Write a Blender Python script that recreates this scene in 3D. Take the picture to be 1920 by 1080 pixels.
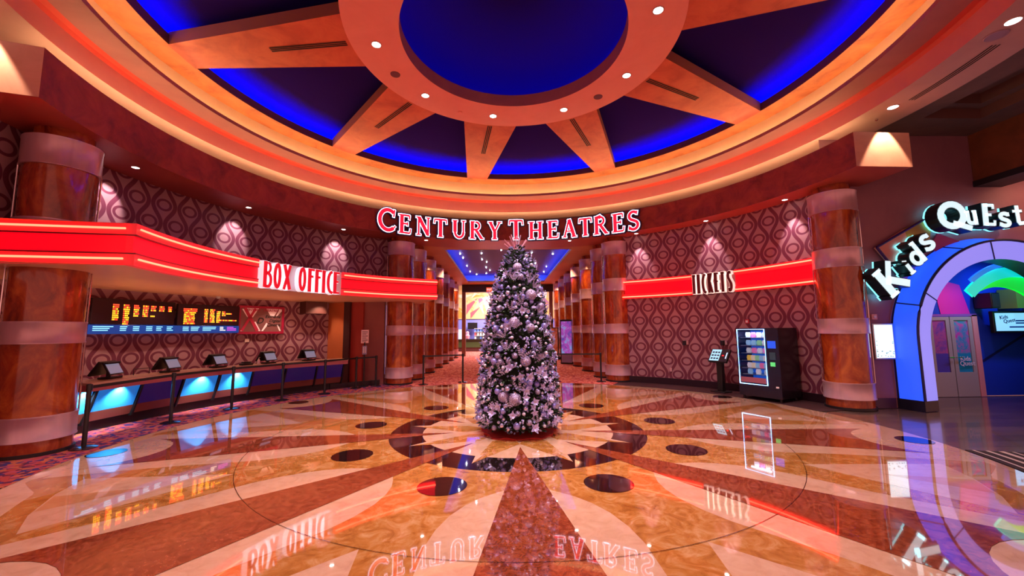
import bpy, bmesh, math, random
from math import sin, cos, pi, radians as R, hypot, atan2
from mathutils import Vector, Matrix
for o in list(bpy.data.objects): bpy.data.objects.remove(o)
random.seed(7)
S = bpy.context.scene
C = S.collection

# ------------------------------------------------------------ camera, world, exposure
def cam_dir(v):
    pit, yaw, roll = .104, .0239, .0091
    x, y, z = v
    x, z = cos(roll)*x + sin(roll)*z, -sin(roll)*x + cos(roll)*z
    y, z = cos(pit)*y - sin(pit)*z, sin(pit)*y + cos(pit)*z
    x, y = cos(yaw)*x + sin(yaw)*y, -sin(yaw)*x + cos(yaw)*y
    return Vector((x, y, z))
cd = bpy.data.cameras.new('camera'); cam = bpy.data.objects.new('camera', cd); C.objects.link(cam)
cd.sensor_width = 36; cd.lens = 760.56/1920*36; cd.clip_start = .05; cd.clip_end = 200
rt, up, bk = cam_dir((1, 0, 0)), cam_dir((0, 0, 1)), -cam_dir((0, 1, 0))
cam.matrix_world = Matrix(((rt.x, up.x, bk.x, -.26), (rt.y, up.y, bk.y, -7.66), (rt.z, up.z, bk.z, 1.8), (0, 0, 0, 1)))
S.camera = cam
S.view_settings.view_transform = 'Standard'; S.view_settings.look = 'None'
S.view_settings.exposure = 0.0; S.view_settings.gamma = 1; S.view_settings.use_curve_mapping = False
w = bpy.data.worlds.new('world'); S.world = w; w.use_nodes = True
bg = w.node_tree.nodes['Background']; bg.inputs[0].default_value = (1, .36, .29, 1); bg.inputs[1].default_value = 1.02

def lamp(kind, name, loc, energy, col, size=.1, target=None, angle=60, blend=.6, shape=None, sy=None):
    d = bpy.data.lights.new(name, kind); o = bpy.data.objects.new(name, d); C.objects.link(o)
    d.energy = energy; d.color = col; o.location = loc
    if kind == 'AREA':
        d.size = size
        if shape: d.shape = shape
        if sy: d.size_y = sy
    else: d.shadow_soft_size = size
    if kind == 'SPOT': d.spot_size = R(angle); d.spot_blend = blend
    if target is not None:
        o.rotation_euler = (Vector(target) - Vector(loc)).to_track_quat('-Z', 'Y').to_euler()
    return o

# ------------------------------------------------------------ helpers
def pol(a, r, z=0):                      # a: degrees, 0 = towards the camera, 90 = right, 180 = far
    return (r*sin(R(a)), -r*cos(R(a)), z)
def rz(a): return R(a + 180)             # a thing facing the middle of the hall

MATS = {}
def node(nt, t, **k):
    n = nt.nodes.new(t)
    for a, b in k.items(): setattr(n, a, b)
    return n
def mat(name, col, rough=.5, metal=0, emit=None, es=0, coat=0, spec=.5, trans=0, alpha=1, ior=1.5):
    if name in MATS: return MATS[name]
    m = bpy.data.materials.new(name); m.use_nodes = True; b = m.node_tree.nodes['Principled BSDF']
    b.inputs['Base Color'].default_value = (*col, 1); b.inputs['Roughness'].default_value = rough
    b.inputs['Metallic'].default_value = metal; b.inputs['Coat Weight'].default_value = coat
    b.inputs['Specular IOR Level'].default_value = spec; b.inputs['IOR'].default_value = ior
    b.inputs['Transmission Weight'].default_value = trans; b.inputs['Alpha'].default_value = alpha
    if emit: b.inputs['Emission Color'].default_value = (*emit, 1); b.inputs['Emission Strength'].default_value = es
    MATS[name] = m; return m
def mottled(name, cols, scale=3, rough=.5, coat=0, detail=6, spec=.5, bump=0, stretch=(1, 1, 1), distort=.6, pos=None, metal=0):
    m = mat(name, cols[0], rough, metal, coat=coat, spec=spec); nt = m.node_tree; b = nt.nodes['Principled BSDF']
    tc = node(nt, 'ShaderNodeTexCoord'); mp = node(nt, 'ShaderNodeMapping'); mp.inputs['Scale'].default_value = stretch
    n = node(nt, 'ShaderNodeTexNoise'); n.inputs['Scale'].default_value = scale; n.inputs['Detail'].default_value = detail
    n.inputs['Distortion'].default_value = distort; n.inputs['Roughness'].default_value = .65
    cr = node(nt, 'ShaderNodeValToRGB'); el = cr.color_ramp.elements
    k = len(cols); ps = pos or [.32 + .36*i/(k-1) for i in range(k)]
    while len(el) < k: el.new(.5)
    for i, c in enumerate(cols): el[i].position = ps[i]; el[i].color = (*c, 1)
    nt.links.new(tc.outputs['Object'], mp.inputs[0]); nt.links.new(mp.outputs[0], n.inputs['Vector'])
    nt.links.new(n.outputs['Fac'], cr.inputs[0]); nt.links.new(cr.outputs[0], b.inputs['Base Color'])
    if bump:
        bp = node(nt, 'ShaderNodeBump'); bp.inputs['Strength'].default_value = bump; bp.inputs['Distance'].default_value = .01
        nt.links.new(n.outputs['Fac'], bp.inputs['Height']); nt.links.new(bp.outputs[0], b.inputs['Normal'])
    return m

class MB:
    """collects polygons (with material slots and optional uv) into one mesh"""
    def __init__(s): s.v = []; s.f = []; s.m = []; s.uv = []; s.sm = []
    def face(s, pts, mi=0, uv=None, smooth=False):
        i = len(s.v); s.v += [tuple(p) for p in pts]; s.f.append(tuple(range(i, i+len(pts)))); s.m.append(mi)
        s.uv.append(uv or [(p[0], p[1]) for p in pts]); s.sm.append(smooth)
    def box(s, x0, x1, y0, y1, z0, z1, mi=0, M=None):
        c = [(x0, y0, z0), (x1, y0, z0), (x1, y1, z0), (x0, y1, z0), (x0, y0, z1), (x1, y0, z1), (x1, y1, z1), (x0, y1, z1)]
        if M is not None: c = [tuple(M @ Vector(p)) for p in c]
        for q in ((0, 3, 2, 1), (4, 5, 6, 7), (0, 1, 5, 4), (1, 2, 6, 5), (2, 3, 7, 6), (3, 0, 4, 7)): s.face([c[i] for i in q], mi)
        return s
    def lathe(s, prof, n=32, cx=0, cy=0, mi=0, smooth=True, cap=True):
        for (r0, z0), (r1, z1) in zip(prof[:-1], prof[1:]):
            for i in range(n):
                a, b = 2*pi*i/n, 2*pi*(i+1)/n
                p = [(cx+r0*cos(a), cy+r0*sin(a), z0), (cx+r0*cos(b), cy+r0*sin(b), z0), (cx+r1*cos(b), cy+r1*sin(b), z1), (cx+r1*cos(a), cy+r1*sin(a), z1)]
                if r0 < 1e-6: p = p[1:]
                elif r1 < 1e-6: p = p[:3]
                s.face(p, mi, smooth=smooth)
        if cap:
            for (r, z), fl in ((prof[0], 1), (prof[-1], 0)):
                if r > 1e-6:
                    q = [(cx+r*cos(2*pi*i/n), cy+r*sin(2*pi*i/n), z) for i in range(n)]
                    s.face(q[::-1] if fl else q, mi)
        return s
    def tube(s, pts, r, n=8, mi=0, cap=True):
        pts = [Vector(p) for p in pts]; rings = []
        for i, p in enumerate(pts):
            d = (pts[min(i+1, len(pts)-1)] - pts[max(i-1, 0)]).normalized()
            u = d.orthogonal().normalized() if abs(d.z) > .95 else d.cross(Vector((0, 0, 1))).normalized()
            v = d.cross(u); rr = r[i] if isinstance(r, (list, tuple)) else r
            rings.append([p + u*rr*cos(2*pi*k/n) + v*rr*sin(2*pi*k/n) for k in range(n)])
        for a, b in zip(rings[:-1], rings[1:]):
            for k in range(n): s.face([a[k], a[(k+1) % n], b[(k+1) % n], b[k]], mi, smooth=True)
        if cap: s.face(rings[0][::-1], mi); s.face(rings[-1], mi)
        return s
    def band(s, a0, a1, r0, z0, r1, z1, mi=0, step=2.0, smooth=True, u0=0):
        """surface swept about the hall's axis between profile points (r0,z0) and (r1,z1); uv = arc length, height"""
        n = max(1, int(abs(a1-a0)/step + .5))
        for i in range(n):
            a, b = a0+(a1-a0)*i/n, a0+(a1-a0)*(i+1)/n
            rr = max(r0, r1)
            s.face([pol(a, r0, z0), pol(b, r0, z0), pol(b, r1, z1), pol(a, r1, z1)], mi,
                   uv=[(R(a)*rr, z0), (R(b)*rr, z0), (R(b)*rr, z1), (R(a)*rr, z1)], smooth=smooth)
        return s
    def ringsolid(s, a0, a1, r0, r1, z0, z1, mi=0, step=2.0):
        s.band(a0, a1, r0, z0, r0, z1, mi, step); s.band(a0, a1, r1, z0, r1, z1, mi, step)
        s.band(a0, a1, r0, z0, r1, z0, mi, step, False); s.band(a0, a1, r0, z1, r1, z1, mi, step, False)
        if abs(a1-a0) < 359.9:
            for a in (a0, a1): s.face([pol(a, r0, z0), pol(a, r1, z0), pol(a, r1, z1), pol(a, r0, z1)], mi)
        return s
    def build(s, name, mats, parent=None, loc=(0, 0, 0), rot=0, merge=True):
        if not isinstance(mats, (list, tuple)): mats = [mats]
        me = bpy.data.meshes.new(name); me.from_pydata(s.v, [], s.f)
        for m in mats: me.materials.append(m)
        uvl = me.uv_layers.new(name='uv'); k = 0
        for p, mi, uv, sm in zip(me.polygons, s.m, s.uv, s.sm):
            p.material_index = mi; p.use_smooth = sm
            for j, li in enumerate(p.loop_indices): uvl.data[li].uv = uv[j]
        if merge:
            bm = bmesh.new(); bm.from_mesh(me); bmesh.ops.remove_doubles(bm, verts=bm.verts, dist=1e-5); bm.to_mesh(me); bm.free()
            for e in me.polygons: pass
            try: me.set_sharp_from_angle(angle=R(40))
            except Exception: pass
        o = bpy.data.objects.new(name, me); C.objects.link(o); o.location = loc
        if isinstance(rot, (tuple, list)): o.rotation_euler = rot
        else: o.rotation_euler = (0, 0, rot)
        if parent is not None: o.parent = parent
        return o
def bevel(o, wd=.01, seg=2):
    m = o.modifiers.new('bevel', 'BEVEL'); m.width = wd; m.segments = seg; m.limit_method = 'ANGLE'; return o
def thing(name, label, cat, loc=(0, 0, 0), rot=0, group=None):
    o = bpy.data.objects.new(name, None); C.objects.link(o); o.location = loc
    if isinstance(rot, (tuple, list)): o.rotation_euler = rot
    else: o.rotation_euler = (0, 0, rot)
    o.empty_display_size = .1
    return tag(o, label, cat, group)
def tag(o, label, cat, group=None, kind=None):
    o['label'] = label; o['category'] = cat
    if group: o['group'] = group
    if kind: o['kind'] = kind
    return o
def struct(o): o['kind'] = 'structure'; return o
def dup(root, loc=None, rot=None, label=None, group=None, scale=None):
    r = root.copy(); C.objects.link(r)
    if loc is not None: r.location = loc
    if rot is not None: r.rotation_euler = rot if isinstance(rot, (tuple, list)) else (0, 0, rot)
    if scale is not None: r.scale = (scale,)*3
    if label: r['label'] = label
    if group: r['group'] = group
    for ch in list(root.children):
        c = ch.copy(); C.objects.link(c); c.parent = r
        for g in list(ch.children):
            d = g.copy(); C.objects.link(d); d.parent = c
    return r
def text_part(txt, name, size, material, parent, loc, rot, ext=.002, shear=0, align='CENTER', sx=1):
    cu = bpy.data.curves.new(name, 'FONT'); cu.body = txt; cu.size = size; cu.extrude = ext; cu.align_x = align; cu.align_y = 'CENTER'; cu.shear = shear; cu.offset = size*.012
    cu.resolution_u = 3
    t = bpy.data.objects.new(name + '_src', cu); C.objects.link(t)
    dg = bpy.context.evaluated_depsgraph_get(); me = bpy.data.meshes.new_from_object(t.evaluated_get(dg))
    bpy.data.objects.remove(t); me.materials.clear(); me.materials.append(material)
    o = bpy.data.objects.new(name, me); C.objects.link(o); o.parent = parent; o.location = loc; o.rotation_euler = rot; o.scale = (sx, 1, 1)
    return o

# ------------------------------------------------------------ materials
M_plaster = mottled('plaster_rust', [(.15, .012, .006), (.28, .032, .012), (.38, .06, .02)], 2.2, .55, detail=8)
M_orange = mottled('plaster_orange', [(.40, .11, .035), (.62, .20, .06), (.72, .27, .08)], 1.6, .5, detail=8)
M_redor = mottled('plaster_star', [(.52, .08, .03), (.66, .12, .045), (.74, .17, .06)], 1.6, .5, detail=8)
M_coral = mottled('plaster_coral', [(.84, .27, .20), (.90, .31, .23)], 1.2, .5)
M_mauve = mottled('plaster_mauve', [(.34, .10, .10), (.42, .13, .12)], 1.0, .6)
M_cream = mottled('plaster_cream', [(.70, .50, .28), (.78, .58, .34)], 1.0, .6)
M_pink = mottled('plaster_pink', [(.66, .19, .18), (.72, .22, .20)], 1.0, .6)
M_wallr = mottled('plaster_purple_brown', [(.25, .10, .14), (.30, .125, .16)], 1.2, .6)
M_dome = mat('dome_paint', (.024, .008, .10), .9, spec=0)
M_rim = mat('rim_brown', (.10, .018, .012), .6)
M_darkceil = mottled('dark_ceiling', [(.12, .06, .05), (.17, .085, .07)], 1.5, .7)
M_dark = mat('dark_matte', (.012, .009, .012), .5)
M_black = mat('black_plastic', (.01, .01, .012), .3)
M_blackmetal = mat('black_metal', (.012, .012, .014), .35, .2)
M_chrome = mat('chrome', (.75, .7, .75), .16, 1)
M_band = mottled('brushed_band', [(.56, .36, .42), (.64, .43, .49)], 5, .30, metal=.35, stretch=(1, 1, .1))
M_shaft = mottled('burl_shaft', [(.13, .014, .006), (.33, .05, .010), (.52, .13, .018)], 2.6, .20, coat=.5, detail=9, stretch=(1, 1, .5), distort=1.2)
M_soffit = mottled('soffit_paint', [(.78, .38, .22), (.84, .45, .28)], 1.0, .35)
M_white = mat('white_paint', (.8, .78, .8), .5)
M_neon = mat('neon_tube', (1, .3, .2), .4, emit=(1, .03, .015), es=19)
M_redpanel = mat('red_enamel_glow', (.6, .003, .012), .35, emit=(1, .0, .014), es=.6)  # emission paints the neon's red glow into the panel colour
M_redrim = mat('red_enamel_edge_glow', (.8, .03, .04), .4, emit=(1, .02, .03), es=.35)  # rails emit too, standing in for light caught from the neon tubes
M_maroon = mat('maroon_strip', (.18, .005, .012), .4)
M_cove_blue = mat('cove_led_blue', (0, 0, 0), .5, emit=(.0, .01, 1), es=340)
M_cove_warm = mat('cove_led_warm', (0, 0, 0), .5, emit=(1, .66, .36), es=26)
M_downlight = mat('downlight_lens', (1, 1, 1), .4, emit=(1, .93, .88), es=14)
M_trimring = mat('downlight_trim', (.6, .35, .3), .4)
M_grille = mat('speaker_grille', (.16, .05, .07), .7)
M_slot = mat('vent_slot', (.006, .003, .003), .8)
M_glass = mat('clear_glass', (.9, .95, 1), .02, trans=1, ior=1.45)

# stone
STONE = dict(rough=.045, coat=.7, spec=.6)
F_cream = mottled('marble_cream', [(.60, .34, .22), (.70, .42, .28), (.74, .47, .33)], 6, detail=9, distort=.8, **STONE)
F_gold = mottled('marble_gold', [(.34, .12, .024), (.52, .21, .05), (.66, .36, .16)], 4.5, detail=10, distort=1.4, **STONE)
F_rust = mottled('marble_rust', [(.12, .018, .008), (.28, .055, .022), (.40, .10, .045)], 13, detail=10, distort=1.2, **STONE)
F_black = mottled('granite_black', [(.008, .004, .006), (.02, .009, .01)], 20, **STONE)
for m_ in (F_cream, F_gold, F_rust, F_black):
    m_.node_tree.nodes['Principled BSDF'].inputs['Coat IOR'].default_value = 1.85; m_.node_tree.nodes['Principled BSDF'].inputs['IOR'].default_value = 1.6; m_.node_tree.nodes['Principled BSDF'].inputs['Coat Weight'].default_value = .9
    m_.node_tree.nodes['Principled BSDF'].inputs['Coat Roughness'].default_value = .02
F_tile = None
def tile_mat():
    m = mat('plank_tile', (.12, .08, .07), .16, coat=.3); nt = m.node_tree; b = nt.nodes['Principled BSDF']
    tc = node(nt, 'ShaderNodeTexCoord'); br = node(nt, 'ShaderNodeTexBrick')
    br.inputs['Scale'].default_value = 1; br.inputs['Brick Width'].default_value = 1.2; br.inputs['Row Height'].default_value = .3
    br.inputs['Mortar Size'].default_value = .006
    br.inputs['Color1'].default_value = (.17, .10, .085, 1); br.inputs['Color2'].default_value = (.11, .065, .058, 1); br.inputs['Mortar'].default_value = (.03, .02, .02, 1)
    nt.links.new(tc.outputs['Object'], br.inputs[0]); nt.links.new(br.outputs[0], b.inputs['Base Color']); return m
F_tile = tile_mat()
def carpet_mat(name, cols, scale=14):
    m = mat(name, cols[0], .95, spec=.1); nt = m.node_tree; b = nt.nodes['Principled BSDF']
    tc = node(nt, 'ShaderNodeTexCoord'); v = node(nt, 'ShaderNodeTexVoronoi'); v.inputs['Scale'].default_value = scale
    cr = node(nt, 'ShaderNodeValToRGB'); cr.color_ramp.interpolation = 'CONSTANT'; el = cr.color_ramp.elements
    while len(el) < len(cols): el.new(.5)
    for i, c in enumerate(cols): el[i].position = i/len(cols); el[i].color = (*c, 1)
    sp = node(nt, 'ShaderNodeSeparateColor')
    nt.links.new(tc.outputs['Object'], v.inputs['Vector']); nt.links.new(v.outputs['Color'], sp.inputs[0])
    nt.links.new(sp.outputs[0], cr.inputs[0]); nt.links.new(cr.outputs[0], b.inputs['Base Color']); return m
F_carpet = carpet_mat('carpet_corridor', [(.50, .10, .07), (.62, .17, .13), (.40, .06, .05), (.66, .24, .2), (.28, .03, .05)])
F_carpet2 = carpet_mat('carpet_counter', [(.34, .05, .05), (.10, .02, .06), (.42, .11, .06), (.05, .03, .14), (.36, .06, .10)], 13)
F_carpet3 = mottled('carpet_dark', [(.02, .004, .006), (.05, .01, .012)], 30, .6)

def wallpaper(name, bgc, line):
    """interlaced ogee bands with oval rings, drawn from the wall's own arc-length / height coordinates"""
    m = mat(name, bgc, .55); nt = m.node_tree; b = nt.nodes['Principled BSDF']; L = nt.links.new
    def mth(op, a, b_=None, clamp=False):
        n = node(nt, 'ShaderNodeMath', operation=op); n.use_clamp = clamp
        for i, x in enumerate((a, b_)):
            if x is None: continue
            if isinstance(x, (int, float)): n.inputs[i].default_value = x
            else: L(x, n.inputs[i])
        return n.outputs[0]
    uvn = node(nt, 'ShaderNodeUVMap'); uvn.uv_map = 'uv'; sp = node(nt, 'ShaderNodeSeparateXYZ'); L(uvn.outputs[0], sp.inputs[0])
    u, v = sp.outputs[0], sp.outputs[1]; s_, b0 = .297, .88
    X = mth('PINGPONG', mth('ADD', u, 297*.1 + .13), s_)
    vv = mth('ADD', v, 8.8 - 4.73)
    wave = mth('COSINE', mth('MULTIPLY', vv, 2*pi/b0))
    d = mth('ABSOLUTE', mth('SUBTRACT', X, mth('ADD', mth('MULTIPLY', wave, .100), s_/2)))
    slope = mth('MULTIPLY', mth('SINE', mth('MULTIPLY', vv, 2*pi/b0)), .100*2*pi/b0)
    d = mth('DIVIDE', d, mth('SQRT', mth('ADD', mth('MULTIPLY', slope, slope), 1)))
    ln = mth('SUBTRACT', 1, mth('MULTIPLY', mth('SUBTRACT', d, .044), 250), True)
    def ring(cx, off):
        dx = mth('DIVIDE', mth('SUBTRACT', X, cx), .146); t = mth('PINGPONG', mth('ADD', vv, off), b0/2)
        dy = mth('DIVIDE', t, .116)
        r = mth('SQRT', mth('ADD', mth('MULTIPLY', dx, dx), mth('MULTIPLY', dy, dy)))
        return mth('SUBTRACT', 1, mth('MULTIPLY', mth('SUBTRACT', mth('ABSOLUTE', mth('SUBTRACT', r, 1)), .2), 30), True)
    fac = mth('MAXIMUM', ln, mth('MAXIMUM', ring(0, 0), ring(s_, b0/2)))
    mx = node(nt, 'ShaderNodeMix', data_type='RGBA'); L(fac, mx.inputs[0]); mx.inputs[6].default_value = (*bgc, 1); mx.inputs[7].default_value = (*line, 1)
    L(mx.outputs[2], b.inputs['Base Color']); return m
M_paper = wallpaper('wallpaper_ogee', (.40, .21, .235), (.16, .028, .06))

# ------------------------------------------------------------ floor
RF = 6.68
fl = MB()
fl.face([(-30, -16, -.012), (30, -16, -.012), (30, 45, -.012), (-30, 45, -.012)], 4)
fl.band(0, 360, 0.001, -.004, RF, -.004, 0, 3, False)                       # cream disc
Z1 = [0]
def inlay(pts, mi, lv):
    fl.face([(p[0], p[1], -.004 + lv*.0006) for p in pts], mi)
def pr(a, r): return pol(a, r)[:2]
for k in range(9):
    A = 40*k
    # gold field between two rays, outer edge a chevron
    g = [pr(A, 2.0)] + [pr(A + t, 6.22 + .36*max(0, 1-abs(abs(t-20)-9.5)/5.)) for t in range(0, 41, 1)] + [pr(A+40, 2.0)]
    inlay(g, 1, 1)
    # cream petals hugging the rays
    for sg in (1, -1):
        pt = [(2.82, 0), (2.85, 4.7), (2.95, 7), (3.1, 9.6), (3.3, 11.6), (3.55, 12.9), (3.85, 13.3), (4.15, 13.0), (4.5, 12.0), (4.9, 11.0), (5.4, 10.4), (6.2, 9.9), (6.45, 10), (6.45, 0)]
        inlay([pr(A + sg*t, r) for r, t in (pt if sg > 0 else pt[::-1])], 0, 2)
    # cream triangle with a darker heart
    c = A + 20
    inlay([pr(c, 4.3), pr(c+8, 5.95), pr(c+3, 6.0), pr(c-3, 6.0), pr(c-8, 5.95)][::1], 0, 2)
    inlay([pr(c, 5.1), pr(c+2.2, 5.98), pr(c-2.2, 5.98)], 5, 3)
# black ring and the inner star
def disc(cx, cy, r, mi, lv, n=48, a0=0):
    inlay([(cx + r*cos(2*pi*i/n), cy + r*sin(2*pi*i/n)) for i in range(n)], mi, lv)
disc(0, 0, 2.26, 3, 3, 96)
disc(0, 0, 1.70, 0, 4, 96)
for k in range(9):
    c = 40*k + 20
    sd = -1 if c <= 180 else 1                                                # gold wedge leans to the front axis
    inlay([pr(c, 2.0), pr(c + sd*20, .98), pr(c + sd*6, .5), pr(c - sd*9, .92)], 1, 5)
    inlay([pr(c - sd*3.2, 1.69), pr(c, 2.03), pr(c, 1.6)], 0, 6)
for k in range(9):
    A = 40*k
    def hw(r): return .148*(r-1.15)
    x, y = pr(A, 1); tx, ty = cos(R(A)), sin(R(A))
    def on(r, s): return (x*r + tx*s, y*r + ty*s)
    L_, Rr = 6.1, 6.1
    arc = []
    for i in range(17):                                                      # concave end round the outer dot
        t = pi*(.0 + i/16)
        px, py = 6.42 - .80*sin(t), .80*cos(t)
        if abs(py) < hw(px) + .01: arc.append(on(px, py))
    inlay([on(1.15, 0), on(6.05, hw(6.05))] + arc + [on(6.05, -hw(6.05))], 2, 7)
    dx, dy = on(6.40, 0); disc(dx, dy, .235, 3, 8)
    dx, dy = pr(A + 20, 2.86); disc(dx, dy, .29, 3, 8)
fl.band(0, 360, 4.296, .0018, 4.302, .0018, 3, 2, False)                     # saw-cut joint
for k in range(9):
    for t in (-13, 13): pass
# carpets
fl.band(-68, -152, RF-.01, -.001, 12.0, -.001, 6, 3, False)
for a0, a1 in ((-152, -180), (150, 180)):
    fl.band(a0, a1, RF-.01, -.0005, 8.6, -.0005, 7, 3, False)
fl.face([(-4.6, 6.9, -.002), (4.6, 6.9, -.002), (4.6, 32, -.002), (-4.6, 32, -.002)], 7)
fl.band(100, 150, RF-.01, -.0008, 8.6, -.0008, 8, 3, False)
F_rust2 = mottled('marble_sand', [(.50, .22, .10), (.60, .30, .15)], 3, detail=9, **STONE)
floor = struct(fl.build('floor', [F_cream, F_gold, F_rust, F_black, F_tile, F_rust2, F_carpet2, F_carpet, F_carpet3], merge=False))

# ------------------------------------------------------------ ceiling rings
cb = MB(); RIN = 7.34
cb.band(0, 360, RIN, 6.25, 8.35, 6.25, 0, 2, False)                          # low ring plane
cb.band(0, 360, 8.35, 6.25, 8.35, 7.0, 0, 2)
struct(cb.build('ceiling', [mottled('ceiling_low', [(.52, .27, .24), (.58, .31, .28)], 1, .6)]))
cb = MB(); cb.band(0, 360, RIN, 6.25, RIN, 6.60, 0, 2); struct(cb.build('trim_1', [M_pink]))
cb = MB(); cb.band(0, 360, RIN, 6.60, 7.30, 6.66, 0, 2); cb.band(0, 360, 7.30, 6.66, 7.18, 6.66, 0, 2)
struct(cb.build('trim_2', [mat('crown_red', (.62, .05, .03), .5)]))
cb = MB(); cb.band(0, 360, 7.18, 6.66, 6.71, 6.66, 0, 2, False); cb.band(0, 360, 6.71, 6.66, 6.71, 6.74, 0, 2)
cb.band(0, 360, 6.71, 6.74, 6.74, 6.74, 0, 2); cb.band(0, 360, 6.74, 6.74, 6.74, 6.68, 0, 2); cb.band(0, 360, 6.74, 6.68, 7.06, 6.68, 0, 2)
struct(cb.build('trim_3', [M_mauve]))
cb = MB(); cb.band(0, 360, 7.06, 6.68, 7.06, 7.24, 0, 2); struct(cb.build('trim_4', [M_cream]))

RO, ZO, RI, ZI = 6.55, 7.24, 3.2, 7.58
def zc(r): return ZO + (RO - r)/(RO - RI)*(ZI - ZO)
TH = .20
outer = MB()
outer.band(0, 360, 7.06, ZO, RO, ZO, 0, 2, False)
beam_w = lambda r: .36 + (.74-.36)*(RO - r)/(RO-RI)
beams_a = [-90 + 40*k for k in range(9)]
for i, b in enumerate(beams_a):                                              # vertical rims of the openings
    nb = b + 40; e = math.degrees(.365/RO)
    outer.band(b + e, nb - e, RO, ZO, RO, ZO + TH, 1, 2)
    outer.band(b + e, nb - e, RO, ZO + TH, 6.62, ZO + TH, 1, 2)
    outer.band(b + e, nb - e, 6.62, ZO + TH, 6.62, ZO + .05, 1, 2)
outer.band(0, 360, 6.62, ZO + .05, 7.06, ZO + .05, 1, 2)
struct(outer.build('ceiling', [M_orange, M_rim]))
VENT = {}
for i, b in enumerate(beams_a):
    bmh = MB(); ux, uy = sin(R(b)), -cos(R(b)); tx, ty = cos(R(b)), sin(R(b))
    def P(r, s, z): return (ux*r + tx*s, uy*r + ty*s, z)
    n = 6; rs = [RI - .25 + (RO + .02 - RI + .25)*k/n for k in range(n+1)]
    for r0, r1 in zip(rs[:-1], rs[1:]):
        w0, w1 = beam_w(r0), beam_w(r1); z0, z1 = zc(r0), zc(r1)
        bmh.face([P(r0, -w0, z0), P(r0, w0, z0), P(r1, w1, z1), P(r1, -w1, z1)], 0)
        bmh.face([P(r0, -w0, z0 + TH+.05), P(r0, w0, z0 + TH+.05), P(r1, w1, z1 + TH+.05), P(r1, -w1, z1 + TH+.05)], 0)
        for s in (-1, 1): bmh.face([P(r0, s*w0, z0), P(r1, s*w1, z1), P(r1, s*w1, z1+TH+.05), P(r0, s*w0, z0+TH+.05)], 1)
    struct(bmh.build('trim_%d' % (10+i), [M_redor, mat('beam_side', (.35, .11, .05), .8, spec=.1)]))
rg = MB(); RG0, RG1, ZG = 2.24, 3.27, 7.54
rg.band(0, 360, RG0, ZG, RG1, ZG, 0, 3, False); rg.band(0, 360, RG1, ZG, RG1, ZG+.3, 0, 3)
rg.band(0, 360, RG0, ZG, RG0, ZG+.30, 1, 3); rg.band(0, 360, RG0, ZG+.3, 2.3, ZG+.3, 1, 3); rg.band(0, 360, 2.3, ZG+.3, 2.3, ZG+.12, 1, 3)
rg.band(0, 360, 2.3, ZG+.12, 2.85, ZG+.12, 1, 3); rg.band(0, 360, 2.85, ZG+.12, 2.85, 8.2, 1, 3); rg.band(0, 360, 2.85, 8.2, RG1, ZG+.3, 1, 3)
struct(rg.build('ceiling', [M_coral, M_mauve]))
dm = MB()
prof = [(2.85, 8.15), (2.6, 8.5), (2.1, 8.8), (1.4, 9.02), (.7, 9.12), (0.01, 9.15)]
for (r0, z0), (r1, z1) in zip(prof[:-1], prof[1:]): dm.band(0, 360, r0, z0, r1, z1, 0, 4)
struct(dm.build('ceiling', [M_dome]))
dm = MB(); prof = [(7.05, 7.29), (7.05, 7.50), (6.7, 7.62), (6.2, 7.72), (5.4, 7.84), (4.4, 7.98), (2.86, 8.12)]
for (r0, z0), (r1, z1) in zip(prof[:-1], prof[1:]): dm.band(0, 360, r0, z0, r1, z1, 0, 3)
struct(dm.build('ceiling', [M_dome]))

# cove light strips (lamps that sit in the troughs)
def strip(a0, a1, r, z, m, name, label, hw=.02, h=.012):
    s_ = MB(); s_.ringsolid(a0, a1, r-hw, r+hw, z, z+h, 0, 3); return tag(s_.build(name, m), label, 'light strip')
strip(0, 360, 6.86, 7.31, M_cove_blue, 'cove_light_strip', 'blue light strip hidden behind the rim of the star-shaped ceiling openings', .04)
strip(0, 360, 2.5, 7.68, mat('cove_led_blue_dim', (0, 0, 0), .5, emit=(.0, .01, 1), es=42), 'cove_light_strip', 'blue light strip on top of the round coral ceiling ring', .03)
strip(0, 360, 6.88, 6.69, M_cove_warm, 'cove_light_strip', 'warm light strip in the mauve ledge around the star ceiling')

# ------------------------------------------------------------ curved beam (fascia) over the columns
fb = MB(); FA0, FA1 = -72.2, -268.2
fb.band(FA0, FA1, 7.05, 5.1, 7.05, 5.84, 0, 2); fb.band(FA0, FA1, 8.28, 5.1, 8.28, 5.84, 0, 2)
fb.band(FA0, FA1, 7.05, 5.84, 7.10, 5.84, 0, 2); fb.band(FA0, FA1, 7.10, 5.84, 7.10, 5.76, 0, 2); fb.band(FA0, FA1, 7.10, 5.76, 8.28, 5.76, 0, 2)
for a in (FA0, FA1): fb.face([pol(a, 7.05, 5.1), pol(a, 8.28, 5.1), pol(a, 8.28, 5.84), pol(a, 7.05, 5.84)], 2)
fb.band(FA0, FA1, 7.05, 5.1, 8.28, 5.1, 1, 2, False); fb.band(-150, -210, 8.28, 5.1, 8.62, 5.1, 1, 2, False)
struct(fb.build('trim_5', [M_plaster, mottled('soffit_brown', [(.40, .05, .04), (.48, .08, .05)], 1, .4), mottled('beam_end', [(.55, .26, .17), (.68, .34, .23)], 2, .6)]))
strip(-75, -266, 7.24, 5.775, mat('cove_led_yellow', (0, 0, 0), .5, emit=(1, .78, .36), es=52), 'cove_light_strip', 'warm light strip on top of the curved beam over the columns', .02)

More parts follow.
